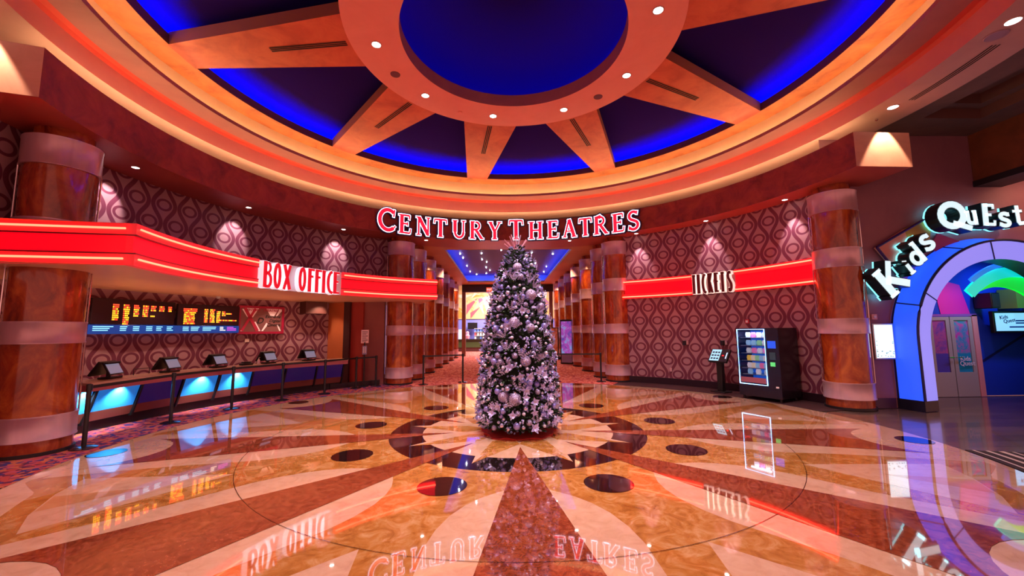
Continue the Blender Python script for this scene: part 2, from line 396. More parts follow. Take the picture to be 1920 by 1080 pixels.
# ------------------------------------------------------------ walls
wb = MB(); wb.band(-60, -153.6, 8.15, 2.9, 8.15, 5.11, 0, 1.5); struct(wb.build('wall_left', [M_paper]))
wb = MB(); wb.band(-60, -139, 9.5, 0, 9.5, 2.83, 0, 1.5); struct(wb.build('wall_left', [M_paper]))
wb = MB(); wb.band(150.6, 99.5, 7.72, .0, 7.72, 5.11, 0, 1.5); struct(wb.build('wall_right', [M_paper]))
bb = MB(); bb.ringsolid(152, 99.8, 7.68, 7.72, 0, .2, 0, 2); struct(bb.build('baseboard_right', [mat('baseboard_black', (.02, .006, .012), .35)]))
# end partition of the box office
def wall_seg(p, q, z0, z1, m, name='wall_back', th=.1):
    p, q = Vector(p), Vector(q); d = (q-p).normalized(); n = Vector((-d.y, d.x))*th
    b = MB(); a = [p, q, q+n, p+n]
    for z in (z0, z1): b.face([(v.x, v.y, z) for v in a])
    for i in range(4):
        u, v = a[i], a[(i+1) % 4]; b.face([(u.x, u.y, z0), (v.x, v.y, z0), (v.x, v.y, z1), (u.x, u.y, z1)])
    return struct(b.build(name, [m]))
M_orwall = mottled('plaster_orange_wall', [(.52, .13, .04), (.60, .16, .05)], 1, .5)
M_redwall = mottled('plaster_red_wall', [(.32, .03, .02), (.38, .04, .025)], 1, .5)
M_brownwall = mottled('plaster_brown_wall', [(.26, .08, .08), (.30, .1, .09)], 1, .5)
wall_seg((-6.78, 7.15), (-5.72, 6.56), 0, 2.83, M_orwall)
wall_seg((-5.74, 6.5), (-5.52, 6.46), 0, 2.83, mat('door_jamb_dark', (.05, .01, .01), .5), 'trim_6')
wall_seg((-5.54, 6.58), (-5.08, 6.52), 0, 2.83, M_redwall)
wall_seg((-5.09, 6.62), (-4.36, 6.56), 0, 2.83, M_brownwall)
hb = MB(); hb.ringsolid(-131.2, -135.6, 9.0, 9.45, 2.42, 2.83, 0, 2); struct(hb.build('trim_7', [mat('header_brown', (.09, .025, .02), .5)]))
bb = MB(); bb.ringsolid(-134, -146.5, 7.95, 8.0, .0, .16, 0, 2); struct(bb.build('baseboard_left', [MATS['baseboard_black']]))

# ------------------------------------------------------------ columns
def make_column(x, y, label, group, top=5.1):
    t = thing('banded_column', label, 'column', (x, y, 0), atan2(-7.66-y, -.26-x) - pi/2, group)
    b = MB(); b.lathe([(.44, .05), (.44, 4.95), (.36, 4.95), (.36, top+.02)], 48); b.build('shaft', M_shaft, t)
    b = MB(); b.lathe([(.47, 0), (.47, .05)], 48); b.build('base', M_dark, t)
    for z0, z1 in ((.22, .58), (1.66, 2.0), (3.16, 3.60), (4.46, 4.93)):
        b = MB(); b.lathe([(.44, z0), (.475, z0), (.475, z0+.02), (.468, z0+.03), (.468, z1-.03), (.475, z1-.02), (.475, z1), (.44, z1)], 48, cap=False); b.build('metal_band', M_band, t)
    for a in (0, 180):
        b = MB(); b.tube([(.462*cos(R(a)), .462*sin(R(a)), .58), (.462*cos(R(a)), .462*sin(R(a)), 4.46)], .012, 6); b.build('rod', M_chrome, t)
    return t
col0 = make_column(-7.55, -1.0, 'large burl column at the left edge, in front of the box office counter', 'banded columns of the hall')
L4 = [((-3.87, 6.75), 'burl column with metal bands left of the corridor, right end of the box office canopy before it'),
      ((3.85, 6.85), 'burl column with metal bands right of the corridor, beside the ogee wallpaper wall'),
      ((7.58, 1.55), 'burl column with metal bands between the vending machine and the kids arch')]
for (x, y), lb in L4: dup(col0, (x, y, 0), atan2(-7.66-y, -.26-x) - pi/2, lb)
ords = ['first', 'second', 'third', 'fourth', 'fifth', 'sixth']
for i in range(6):
    for s, nm in ((-1, 'left'), (1, 'right')):
        x, y = s*3.70, 8.1 + 2.35*i
        dup(col0, (x, y, 0), atan2(-7.66-y, -.26-x) - pi/2, '%s burl column behind the big one on the %s side of the carpeted corridor' % (ords[i], nm), 'columns along the %s of the corridor' % nm)

# ------------------------------------------------------------ corridor shell
b = MB()
for s in (-1, 1):
    b.face([(s*4.1, 7.1, 0), (s*4.1, 22, 0), (s*4.1, 22, 5.1), (s*4.1, 7.1, 5.1)])
struct(b.build('wall_corridor', [mottled('corridor_wall', [(.30, .10, .02), (.40, .14, .03)], 2, .4)]))
b = MB(); zc0, zc1 = 5.1, 5.62; X, Y0, Y1 = 2.62, 8.75, 20.1
for q in ([(-4.6, 7), (4.6, 7), (4.6, Y0), (-4.6, Y0)], [(-4.6, Y1), (4.6, Y1), (4.6, 22.1), (-4.6, 22.1)], [(-4.6, Y0), (-X, Y0), (-X, Y1), (-4.6, Y1)], [(X, Y0), (4.6, Y0), (4.6, Y1), (X, Y1)]):
    b.face([(x, y, zc0+.002) for x, y in q], 0)
for p, q in (((-X, Y0), (-X, Y1)), ((-X, Y1), (X, Y1)), ((X, Y1), (X, Y0)), ((X, Y0), (-X, Y0))):
    b.face([(*p, zc0), (*q, zc0), (*q, zc0+.12), (*p, zc0+.12)], 0)
XO = 2.9
for p, q in (((-XO, Y0), (-XO, Y1+.3)), ((-XO, Y1+.3), (XO, Y1+.3)), ((XO, Y1+.3), (XO, Y0)), ((XO, Y0), (-XO, Y0))):
    b.face([(*p, zc0+.01), (*q, zc0+.01), (*q, zc1), (*p, zc1)], 1)
b.face([(-XO, Y0, zc1), (XO, Y0, zc1), (XO, Y1+.3, zc1), (-XO, Y1+.3, zc1)], 2)
struct(b.build('ceiling', [mottled('corridor_ceiling', [(.50, .20, .08), (.60, .26, .11)], 1, .5), mat('cove_wall_blue', (.25, .35, .9), .5), mat('night_ceiling', (.06, .035, .14), .6)]))
for s, nm in ((-1, 'left'), (1, 'right')):
    b = MB(); b.box(s*(X+.12)-.03, s*(X+.12)+.03, Y0+.2, Y1, 5.12, 5.14)
    tag(b.build('cove_light_strip', mat('cove_led_blue2', (0, 0, 0), .5, emit=(.02, .08, 1), es=28)), 'blue light strip along the %s edge of the corridor ceiling recess' % nm, 'light strip')
b = MB(); b.box(-X, X, Y1+.1, Y1+.16, 5.12, 5.14)
tag(b.build('cove_light_strip', MATS['cove_led_blue2']), 'blue light strip across the far end of the corridor ceiling recess', 'light strip')
# end portal
b = MB(); b.box(-3.0, 3.4, 21.4, 21.7, 4.55, 5.1); b.box(-3.16, -2.9, 21.4, 21.7, 0, 5.1); b.box(3.1, 3.36, 21.4, 21.7, 0, 5.1)
struct(b.build('trim_8', [mat('portal_brown', (.20, .08, .05), .35)]))
b = MB(); b.box(-3.15, 3.4, 21.36, 21.40, 4.57, 5.08); struct(b.build('trim_9', [mat('portal_dark', (.03, .008, .008), .4)]))
M_star = mat('star_lens', (1, 1, 1), .4, emit=(.85, .93, 1), es=60)
b = MB(); b.lathe([(0, -.028), (.02, -.02), (.028, 0), (.028, .02)], 10)
star0 = b.build('star_light', M_star, loc=(-1.45, 10.83, 5.59)); tag(star0, 'tiny bright white light in the dark corridor ceiling', 'ceiling light', 'tiny lights of the corridor ceiling')
for x, y in [(-1.28, 12.15), (-1.34, 13.84), (-1.12, 14.71), (-2.34, 12.2), (-2.3, 13.32), (-2.33, 16.0), (-2.33, 18.3), (-1.23, 16.66), (-1.04, 17.77), (-1.32, 19.2), (-2.0, 19.6), (-.4, 19.8),
             (2.05, 10.78), (2.29, 12.39), (1.63, 15.16), (1.68, 16.76), (2.39, 16.37), (2.46, 18.62), (1.9, 19.4), (.4, 14.0), (.7, 17.5), (-.3, 11.3), (1.2, 12.0)]:
    dup(star0, (x, y, 5.59))
# bare night-blue hall behind the corridor: far mural wall
b = MB(); b.box(-12, 12, 31, 31.2, 0, 7); struct(b.build('wall_back', [mat('far_wall_blue', (.22, .24, .75), .6)]))
b = MB(); b.face([(-12, 21.7, 6.6), (12, 21.7, 6.6), (12, 31.2, 6.6), (-12, 31.2, 6.6)]); struct(b.build('ceiling', [M_darkceil]))

# ------------------------------------------------------------ box office canopy
cr_ = 5.98; zb, zt = 2.82, 3.46
can = thing('box_office_canopy', 'red neon-lit canopy wrapping over the box office counter at left', 'canopy', (0, 0, 0))
KA = -75.3
k0 = pol(KA, cr_); kdir = Vector((-1, -.02, 0)); k1 = (k0[0]-6.2, k0[1]-1.1, 0)
def face_run(zA, zB, dr, m, name, a0, a1, parent, straight=False, r=cr_):
    b = MB(); b.band(a0, a1, r+dr, zA, r+dr, zB, 0, 1.5)
    if straight: b.face([(k0[0], k0[1]-0, zA) if 0 else (*pol(KA, r+dr)[:2], zA), (k1[0], k1[1]+dr, zA), (k1[0], k1[1]+dr, zB), (*pol(KA, r+dr)[:2], zB)])
    return b.build(name, m, parent)
def solid_run(zA, zB, d0, d1, m, name, a0, a1, parent, straight=False, r=cr_):
    b = MB(); b.ringsolid(a0, a1, r+d0, r+d1, zA, zB, 0, 1.5)
    if straight:
        p0, p1 = pol(KA, r+d0), pol(KA, r+d1)
        q = [(p0[0], p0[1]), (k1[0], k1[1]+d0), (k1[0], k1[1]+d1), (p1[0], p1[1])]
        for z in (zA, zB): b.face([(x, y, z) for x, y in q])
        for i in (0, 1, 2): b.face([(*q[i], zA), (*q[i+1], zA), (*q[i+1], zB), (*q[i], zB)])
    return b.build(name, m, parent)
BX0, BX1 = -105.2, -127.9
for a0, a1, st in ((KA, BX0, True), (BX1, -156.6, False)):
    solid_run(zb, zb+.17, .0, .12, M_redrim, 'lower_rail', a0, a1, can, st)
    solid_run(zt-.17, zt, .0, .12, M_redrim, 'upper_rail', a0, a1, can, st)
    solid_run(zb+.17, zb+.19, -.01, .1, M_maroon, 'dark_strip', a0, a1, can, st)
    solid_run(zt-.19, zt-.17, -.01, .1, M_maroon, 'dark_strip', a0, a1, can, st)
    solid_run(zb+.19, zt-.19, .03, .12, M_redpanel, 'red_panel', a0, a1, can, st)
    for z in (zb+.095, zt-.085):
        ps = [pol(a0+(a1-a0)*i/30 + (-.4 if i == 0 else 0), cr_-.035, z) for i in range(31)]
        MB().tube(ps, .016, 8).build('neon_tube', M_neon, can)
        if st: MB().tube([(k0[0]-.12, k0[1]-.056, z), (k1[0], k1[1]-.035, z)], .016, 8).build('neon_tube', M_neon, can)
solid_run(zb, zt, .06, .14, mat('sign_back_silver', (.62, .55, .62), .3, .4), 'sign_backing', BX0, BX1, can)
b = MB(); b.band(KA, -156.6, cr_+.12, zb+.005, 9.55, zb+.005, 0, 1.5, False)
p0, p1 = pol(KA, cr_+.12), pol(KA, 9.55); b.face([(p0[0]+.0, p0[1], zb+.006), (k1[0], k1[1]+.12, zb+.006), (k1[0], 5, zb+.006), (pol(-112, 9.55)[0], 5, zb+.006), (pol(-112, 9.55)[0], pol(-112, 9.55)[1], zb+.006)])
b.build('soffit', M_soffit, can)
b = MB(); b.band(KA, -156.6, cr_+.12, zt-.02, 8.2, zt-.02, 0, 1.5, False)
p0, p1 = pol(KA, cr_+.12), pol(KA, 8.2); b.face([(p0[0], p0[1], zt-.021), (k1[0], k1[1]+.12, zt-.021), (k1[0], 3, zt-.021), (-7.4, 3, zt-.021)])
b.build('top_board', M_darkceil, can)

# ------------------------------------------------------------ stroke lettering
def arcp(cx, cy, rx, ry, a0, a1, n=10):
    n = max(n, 14)
    return [(cx + rx*cos(R(a0+(a1-a0)*i/n)), cy + ry*sin(R(a0+(a1-a0)*i/n))) for i in range(n+1)]
def glyph(ch, sty):
    """list of (polyline, widthfactor); unit height 1; returns strokes and width"""
    if sty == 'serif':
        T, t, s = .185, .095, .065                       # thick, thin, serif thickness
        def vs(x, y0=0, y1=1, w=T, sf=.10):            # vertical stem with serifs
            return [([(x, y0), (x, y1)], w), ([(x-sf-w*.35, y0+s/2), (x+sf+w*.35, y0+s/2)], s), ([(x-sf-w*.35, y1-s/2), (x+sf+w*.35, y1-s/2)], s)]
        if ch == 'C': return [(arcp(.42, .5, .36, .44, 48, 312, 16), T*.85), ([(.66, .66), (.70, .98)], s), ([(.64, .14), (.74, .26)], s)], .78
        if ch == 'E': return vs(.16) + [([(.1, .96), (.56, .96)], t), ([(.1, .04), (.58, .04)], t), ([(.16, .52), (.46, .52)], t), ([(.57, .97), (.55, .76)], s), ([(.59, .03), (.62, .27)], s), ([(.46, .62), (.46, .42)], s)], .66
        if ch == 'N': return [([(.16, 0), (.16, 1)], t), ([(.16, .97), (.66, .05)], T), ([(.66, 0), (.66, 1)], t), ([(.04, .03), (.28, .03)], s), ([(.02, .97), (.2, .97)], s), ([(.54, .97), (.78, .97)], s)], .82
        if ch == 'T': return [([(.36, 0), (.36, 1)], T), ([(.06, .95), (.66, .95)], t), ([(.05, .98), (.03, .74)], s), ([(.67, .98), (.69, .74)], s), ([(.22, .03), (.50, .03)], s)], .72
        if ch == 'U': return [([(.18, 1), (.18, .34)], T), (arcp(.41, .34, .23, .29, 180, 360, 10), t*1.3), ([(.64, .34), (.64, 1)], t), ([(.04, .97), (.32, .97)], s), ([(.54, .97), (.76, .97)], s)], .8
        if ch == 'R': return vs(.17)[:2] + [([(.06, .97), (.3, .97)], s)] + [([(.17, .95), (.38, .95)] + arcp(.36, .74, .2, .21, 90, -90, 8) + [(.17, .53)], t*1.2), ([(.36, .52), (.68, .03)], T*.85), ([(.62, .03), (.80, .03)], s)], .78
        if ch == 'Y': return [([(.37, 0), (.37, .46)], T), ([(.12, .97), (.37, .44)], T*.9), ([(.64, .97), (.39, .46)], t), ([(.0, .97), (.26, .97)], s), ([(.52, .97), (.76, .97)], s), ([(.23, .03), (.51, .03)], s)], .76
        if ch == 'H': return vs(.17) + vs(.66) + [([(.17, .5), (.66, .5)], t)], .84
        if ch == 'A': return [([(.12, .0), (.38, 1)], t), ([(.38, 1), (.66, .0)], T), ([(.22, .34), (.56, .34)], t*.8), ([(.0, .03), (.24, .03)], s), ([(.52, .03), (.80, .03)], s)], .8
        if ch == 'S': return [(arcp(.33, .745, .21, .215, 40, 250, 10) + arcp(.33, .26, .23, .225, 70, -150, 12), T*.78), ([(.50, .80), (.54, .99)], s), ([(.1, .03), (.13, .24)], s)], .64
    if sty == 'tall':                                   # very condensed poster letters
        T = .15
        d = {'B': ([([(.10, 0), (.10, 1)], T), ([(.1, .95), (.24, .95)] + arcp(.22, .76, .12, .19, 90, -90, 6) + [(.1, .57)], .09), ([(.1, .55), (.22, .55)] + arcp(.24, .29, .14, .25, 90, -90, 8) + [(.1, .04)], .11)], .42),
             'O': ([(arcp(.2, .5, .12, .44, 0, 360, 20), .12)], .42), 'X': ([([(.06, 0), (.34, 1)], .11), ([(.34, 0), (.06, 1)], .13)], .42),
             'F': ([([(.10, 0), (.10, 1)], T), ([(.1, .95), (.34, .95)], .09), ([(.1, .66), (.28, .66)], .09)], .37), 'I': ([([(.09, 0), (.09, 1)], T)], .22),
             'C': ([([(.30, .98)] + arcp(.30, .5, .2, .46, 110, 250, 12) + [(.34, .02)], .12)], .37), 'E': ([([(.10, 0), (.10, 1)], T), ([(.1, .95), (.32, .95)], .09), ([(.1, .55), (.27, .55)], .09), ([(.1, .05), (.32, .05)], .09)], .38),
             'T': ([([(.14, 0), (.14, 1)], .13), ([(.02, .94), (.28, .94)], .10)], .33), 'K': ([([(.09, 0), (.09, 1)], .13), ([(.1, .45), (.30, 1)], .09), ([(.14, .58), (.33, 0)], .11)], .38),
             'S': ([([(.32, .92)] + arcp(.2, .76, .11, .18, 60, 220, 8) + arcp(.2, .26, .12, .22, 40, -140, 8) + [(.06, .12)], .12)], .38)}
        return d[ch]
    if sty == 'kids':
        T = .2
        d = {'K': ([([(.14, 0), (.14, 1)], T*1.2), ([(.2, .42), (.68, 1)], T*.8), ([(.28, .56), (.74, 0)], T*1.1), ([(0, .04), (.3, .04)], .09), ([(0, .96), (.3, .96)], .09)], .8),
             'i': ([([(.14, 0), (.14, .62)], T), ([(.13, .84), (.15, .88)], T*1.1), ([(.0, .05), (.28, .05)], .09)], .32),
             'd': ([(arcp(.27, .32, .19, .26, 0, 360, 16), T*.8), ([(.5, .0), (.5, 1)], T*.85), ([(.38, .96), (.5, .96)], .1)], .66),
             's': ([([(.46, .60)] + arcp(.28, .48, .17, .14, 50, 250, 8) + arcp(.28, .18, .19, .14, 60, -140, 8) + [(.08, .10)], T*.8)], .52),
             'Q': ([(arcp(.45, .52, .34, .42, 0, 360, 20), T*1.1), ([(.42, .22), (.9, -.12)], T*.9)], .94),
             'u': ([([(.14, .7), (.14, .26)] + arcp(.30, .24, .16, .16, 180, 360, 8) + [(.46, .7)], T*.8), ([(.47, .7), (.47, 0)], T*.8), ([(.0, .67), (.2, .67)], .08), ([(.36, .67), (.5, .67)], .08)], .62),
             'E': ([([(.16, 0), (.16, 1)], T*1.1), ([(.1, .94), (.56, .94)], .12), ([(.1, .06), (.58, .06)], .12), ([(.16, .5), (.44, .5)], .11), ([(.56, .98), (.56, .78)], .08), ([(.58, .02), (.6, .24)], .08)], .66),
             't': ([([(.2, .95), (.2, .16), (.26, .06), (.42, .08)], T*.8), ([(.0, .68), (.4, .68)], .11)], .46)}
        return d[ch]
def glyph_mesh(ch, sty, off, y0, y1, h, wsc=1.0, ctr=True):
    """solid letter: local x right, z up, y depth (y0 = front, y1 = back)"""
    st, wd = glyph(ch, sty); b = MB()
    for pl, w_ in st:
        hw = w_/2*h + off
        pts = [((x - (wd/2 if ctr else 0))*h*wsc, y*h) for x, y in pl]
        pts = [p for i, p in enumerate(pts) if i == 0 or hypot(p[0]-pts[i-1][0], p[1]-pts[i-1][1]) > 1e-5]
        n = len(pts); closed = n > 4 and hypot(pts[0][0]-pts[-1][0], pts[0][1]-pts[-1][1]) < 1e-4
        dr_ = [Vector((pts[i+1][0]-pts[i][0], pts[i+1][1]-pts[i][1])).normalized() for i in range(n-1)]
        Lf, Rt = [], []
        for i in range(n):
            d0 = dr_[i-1] if i > 0 else (dr_[-1] if closed else dr_[0]); d1 = dr_[i] if i < n-1 else (dr_[0] if closed else dr_[-1])
            t_ = (d0 + d1).normalized(); nn = Vector((-t_.y, t_.x)); k = hw/max(.5, nn.dot(Vector((-d1.y, d1.x))))
            p = Vector(pts[i])
            if not closed and i == 0: p = p - t_*off
            if not closed and i == n-1: p = p + t_*off
            Lf.append(p + nn*k); Rt.append(p - nn*k)
        for i in range(n-1):
            q = [Lf[i], Rt[i], Rt[i+1], Lf[i+1]]
            b.face([(p.x, y0, p.y) for p in q]); b.face([(p.x, y1, p.y) for p in q[::-1]])
            for u, v in ((Rt[i], Rt[i+1]), (Lf[i+1], Lf[i])): b.face([(u.x, y0, u.y), (u.x, y1, u.y), (v.x, y1, v.y), (v.x, y0, v.y)])
        if not closed:
            for u, v in ((Lf[0], Rt[0]), (Rt[-1], Lf[-1])): b.face([(u.x, y0, u.y), (u.x, y1, u.y), (v.x, y1, v.y), (v.x, y0, v.y)])
    return b
def letter(ch, sty, h, parent, loc, rot, layers, wsc=1.0):
    """layers: (part name, material, offset, front y, back y) the first one is the letter, the rest are its sub-parts"""
    root = None
    for nm, m, off, y0, y1 in layers:
        o = glyph_mesh(ch, sty, off, y0, y1, h, wsc).build(nm, m, merge=False)
        if root is None: root = o; o.parent = parent; o.location = loc; o.rotation_euler = rot
        else: o.parent = root
    return root

# CENTURY THEATRES
sg = thing('theatre_sign', 'largest sign, red serif letters with lit white outlines on the curved beam above the tree', 'sign', (0, 0, 0))
M_navy = mat('letter_navy', (.02, .035, .11), .35); M_lrim = mat('letter_white_rim', (1, .9, 1), .4, emit=(.85, .82, 1), es=2.2); M_lred = mat('letter_red_face', (.8, .01, .05), .4, emit=(1, .012, .05), es=.8)
for ch, a, h in [('C', -144.1, .78), ('E', -149.1, .66), ('N', -154.4, .66), ('T', -159.4, .66), ('U', -164.9, .66), ('R', -170.1, .66), ('Y', -175.7, .66), ('T', 177.9, .74), ('H', 171.9, .65), ('E', 166.7, .65), ('A', 161.8, .65), ('T', 157.1, .65), ('R', 152.6, .65), ('E', 147.5, .65), ('S', 143.3, .65)]:
    p = pol(a, 7.0, 5.11)
    letter(ch, 'serif', h, sg, p, (0, 0, rz(a)), [('letter', M_navy, .052, -.05, .06), ('white_rim', M_lrim, .022, -.062, -.045), ('red_face', M_lred, 0, -.074, -.055)], 1.0)
# BOX OFFICE
sg = thing('box_office_sign', 'BOX OFFICE sign of tall red letters with white glowing sides in the canopy', 'sign', (0, 0, 0))
M_lwhite = mat('letter_white_lit', (1, .95, 1), .4, emit=(.95, .9, 1), es=.6); M_lred2 = mat('letter_red_dark', (.65, .01, .03), .4, emit=(1, 0, .02), es=.25)
for ch, a in [('B', -106.7), ('O', -109.4), ('X', -112.0), ('O', -116.2), ('F', -118.6), ('F', -120.6), ('I', -122.2), ('C', -123.8), ('E', -125.8)]:
    letter(ch, 'tall', .60, sg, pol(a, cr_-.02, zb+.01), (0, 0, rz(a)), [('letter', M_lwhite, .009, -.06, .08), ('red_face', M_lred2, 0, -.075, -.05)], .95)
# TICKETS band
tb = thing('ticket_neon_band', 'red neon band across the ogee wallpaper on the right wall', 'neon band', (0, 0, 0))
rw = 7.6; z0, z1 = 2.86, 3.50
for a0, a1 in ((149.3, 130.9), (121.0, 102.5)):
    solid_run(z0, z0+.15, -.02, .11, M_redrim, 'lower_rail', a0, a1, tb, r=rw); solid_run(z1-.15, z1, -.02, .11, M_redrim, 'upper_rail', a0, a1, tb, r=rw)
    solid_run(z0+.15, z1-.15, .02, .11, M_redpanel, 'red_panel', a0, a1, tb, r=rw)
    for z in (z0+.06, z1-.06): MB().tube([pol(a0+(a1-a0)*i/16, rw-.05, z) for i in range(17)], .017, 8).build('neon_tube', M_neon, tb)
solid_run(z0, z1, .05, .11, mat('ticket_back', (.30, .12, .13), .4), 'sign_backing', 130.9, 121.0, tb, r=rw)
sg = thing('tickets_sign', 'TICKETS sign of tall dark red letters with bright edges on the right wall', 'sign', (0, 0, 0))
M_ldark = mat('letter_dark_red', (.14, .01, .015), .3); M_lcream = mat('letter_cream_lit', (1, .85, .75), .4, emit=(1, .80, .70), es=.75)
for ch, a in [('T', 130.1), ('I', 129.0), ('C', 127.8), ('K', 126.3), ('E', 124.8), ('T', 123.4), ('S', 121.9)]:
    letter(ch, 'tall', .60, sg, pol(a, rw-.03, z0+.02), (0, 0, rz(a)), [('letter', M_lcream, .014, -.04, .07), ('dark_face', M_ldark, 0, -.06, -.03)], .62)

# ------------------------------------------------------------ box office counter
ct = thing('ticket_counter', 'long curved box office counter with blue panels at left', 'counter', (0, 0, 0))
CA0, CA1 = -87.6, -136.4
b = MB(); b.ringsolid(CA0, CA1, 7.42, 8.1, .91, .95, 0, 1.5); b.build('worktop', mottled('counter_top', [(.50, .30, .22), (.60, .38, .28)], 4, .25), ct)
b = MB(); b.ringsolid(CA0, CA1, 7.44, 7.7, .80, .91, 0, 1.5); b.build('edge_board', mat('counter_edge', (.40, .10, .12), .3), ct)
b = MB(); b.ringsolid(CA0, CA1, 8.0, 8.06, .05, .91, 0, 2); b.build('back_board', M_darkceil, ct)
b = MB(); b.band(CA0, CA1, 7.80, .38, 7.88, .20, 0, 1.5); b.band(CA0, CA1, 7.88, .2, 8.0, .2, 0, 1.5); b.build('lower_board', mat('counter_lower', (.22, .07, .05), .35), ct)
b = MB(); b.ringsolid(CA0, CA1, 7.98, 8.02, .0, .2, 0, 2); b.build('toe_kick', M_dark, ct)
M_bluelit = mat('backlit_blue', (.03, .35, .8), .3, emit=(.0, .22, .9), es=.42); M_navyp = mat('navy_panel', (.03, .02, .16), .25, emit=(.02, .01, .2), es=.15)
pan = [(-87.6, -90.3, 1), (-90.6, -97, 1), (-97, -103.7, 0), (-103.7, -110, 1), (-110.2, -116.4, 1), (-116.4, -123.2, 0), (-123.2, -130, 0), (-130, -136.2, 0)]
for a0, a1, lit in pan:
    b = MB(); b.band(a0-.25, a1+.25, 7.66, .80, 7.80, .38, 0, 1); o = b.build('lit_panel' if lit else 'front_panel', M_bluelit if lit else M_navyp, ct)
    if lit: o['label'] = 'backlit light blue panel'
    b = MB(); M = Matrix.Translation(pol(a1, 7.72, .5)) @ Matrix.Rotation(rz(a1), 4, 'Z')
    b.face([tuple(M @ Vector(p)) for p in ((-.02, -.10, .32), (.02, -.10, .32), (.02, .12, -.34), (-.02, .12, -.34))])
    b.face([tuple(M @ Vector(p)) for p in ((-.02, -.10, .32), (-.02, .02, .32), (-.02, .2, -.34), (-.02, .12, -.34))])
    b.face([tuple(M @ Vector(p)) for p in ((.02, -.10, .32), (.02, .02, .32), (.02, .2, -.34), (.02, .12, -.34))])
    b.build('fin', M_black, ct)
    if lit:
        a = (a0+a1)/2; p = pol(a, 7.56, .79); q = pol(a, 7.78, .5)
        lamp('SPOT', 'panel_hotspot_fill', p, 75, (1, .97, 1), .02, q, 110, .9)  # added spot, no lamp sits there; whitens the middle of the backlit panel

# POS terminals
def make_terminal(label, a):
    t = thing('ticket_terminal', label, 'point-of-sale terminal', pol(a, 7.75, .95), rz(a) + .25, 'ticket terminals on the counter')
    b = MB(); b.box(-.16, .16, -.04, .18, 0, .035); bevel(b.build('base', M_black, t), .01)
    b = MB(); b.tube([(0, .10, .03), (0, .10, .16)], .035, 8); b.build('neck', M_black, t)
    Mx = Matrix.Translation((0, .02, .2)) @ Matrix.Rotation(R(-28), 4, 'X')
    b = MB(); b.box(-.19, .19, 0, .03, -.13, .13, 0, Mx); f = bevel(b.build('customer_display', M_black, t), .006)
    b = MB(); b.face([tuple(Mx @ Vector(p)) for p in ((-.17, -.002, -.115), (.17, -.002, -.115), (.17, -.002, .115), (-.17, -.002, .115))]); b.build('screen', mat('display_grey', (.30, .32, .42), .12, emit=(.35, .42, .62), es=.35), f)
    Mx = Matrix.Translation((-.02, .2, .2)) @ Matrix.Rotation(R(32), 4, 'X')
    b = MB(); b.box(-.21, .21, -.02, .02, -.15, .15, 0, Mx); bevel(b.build('operator_display', M_black, t), .006)
    b = MB(); b.box(-.17, .17, .02, .2, .28, .315); bevel(b.build('top_cover', M_blackmetal, t), .008)
    return t
t0 = make_terminal('ticket terminal on the counter, nearest to the big left column', -93.4)
for a, lb in ((-102.3, 'second ticket terminal from the big left column on the counter'), (-110.5, 'middle one of the five ticket terminals on the counter'), (-120.2, 'ticket terminal on the counter beside the small white bottle'), (-128.7, 'ticket terminal at the far right end of the counter')):
    dup(t0, pol(a, 7.75, .95), rz(a)+.25, lb)
b = MB(); b.lathe([(.03, 0), (.032, .01), (.032, .11), (.012, .135), (.012, .16)], 16); bt = b.build('sanitizer_bottle', M_white, loc=pol(-117.6, 7.72, .95)); tag(bt, 'small white pump bottle on the counter left of the fourth terminal', 'bottle')
b = MB(); b.tube([(0, 0, .155), (0, 0, .18), (.03, 0, .18)], .006, 6); b.build('pump', M_white, bt)
b = MB(); b.box(-.15, .13, -.08, .08, 0, .05); b.box(-.1, .1, -.05, .07, .05, .09); tag(bevel(b.build('receipt_printer', M_black, loc=pol(-115.6, 7.8, .95), rot=rz(-115.6)), .01), 'low black printer on the counter between the third and fourth terminals', 'printer')
b = MB(); b.tube([(-.16, 0, 0), (-.16, 0, .12), (.16, 0, .12), (.16, 0, 0)], .008, 6); tag(b.build('wire_stand', M_black, loc=pol(-98.6, 7.95, .95), rot=rz(-98.6)), 'small black wire frame standing on the counter between the first two terminals', 'stand')

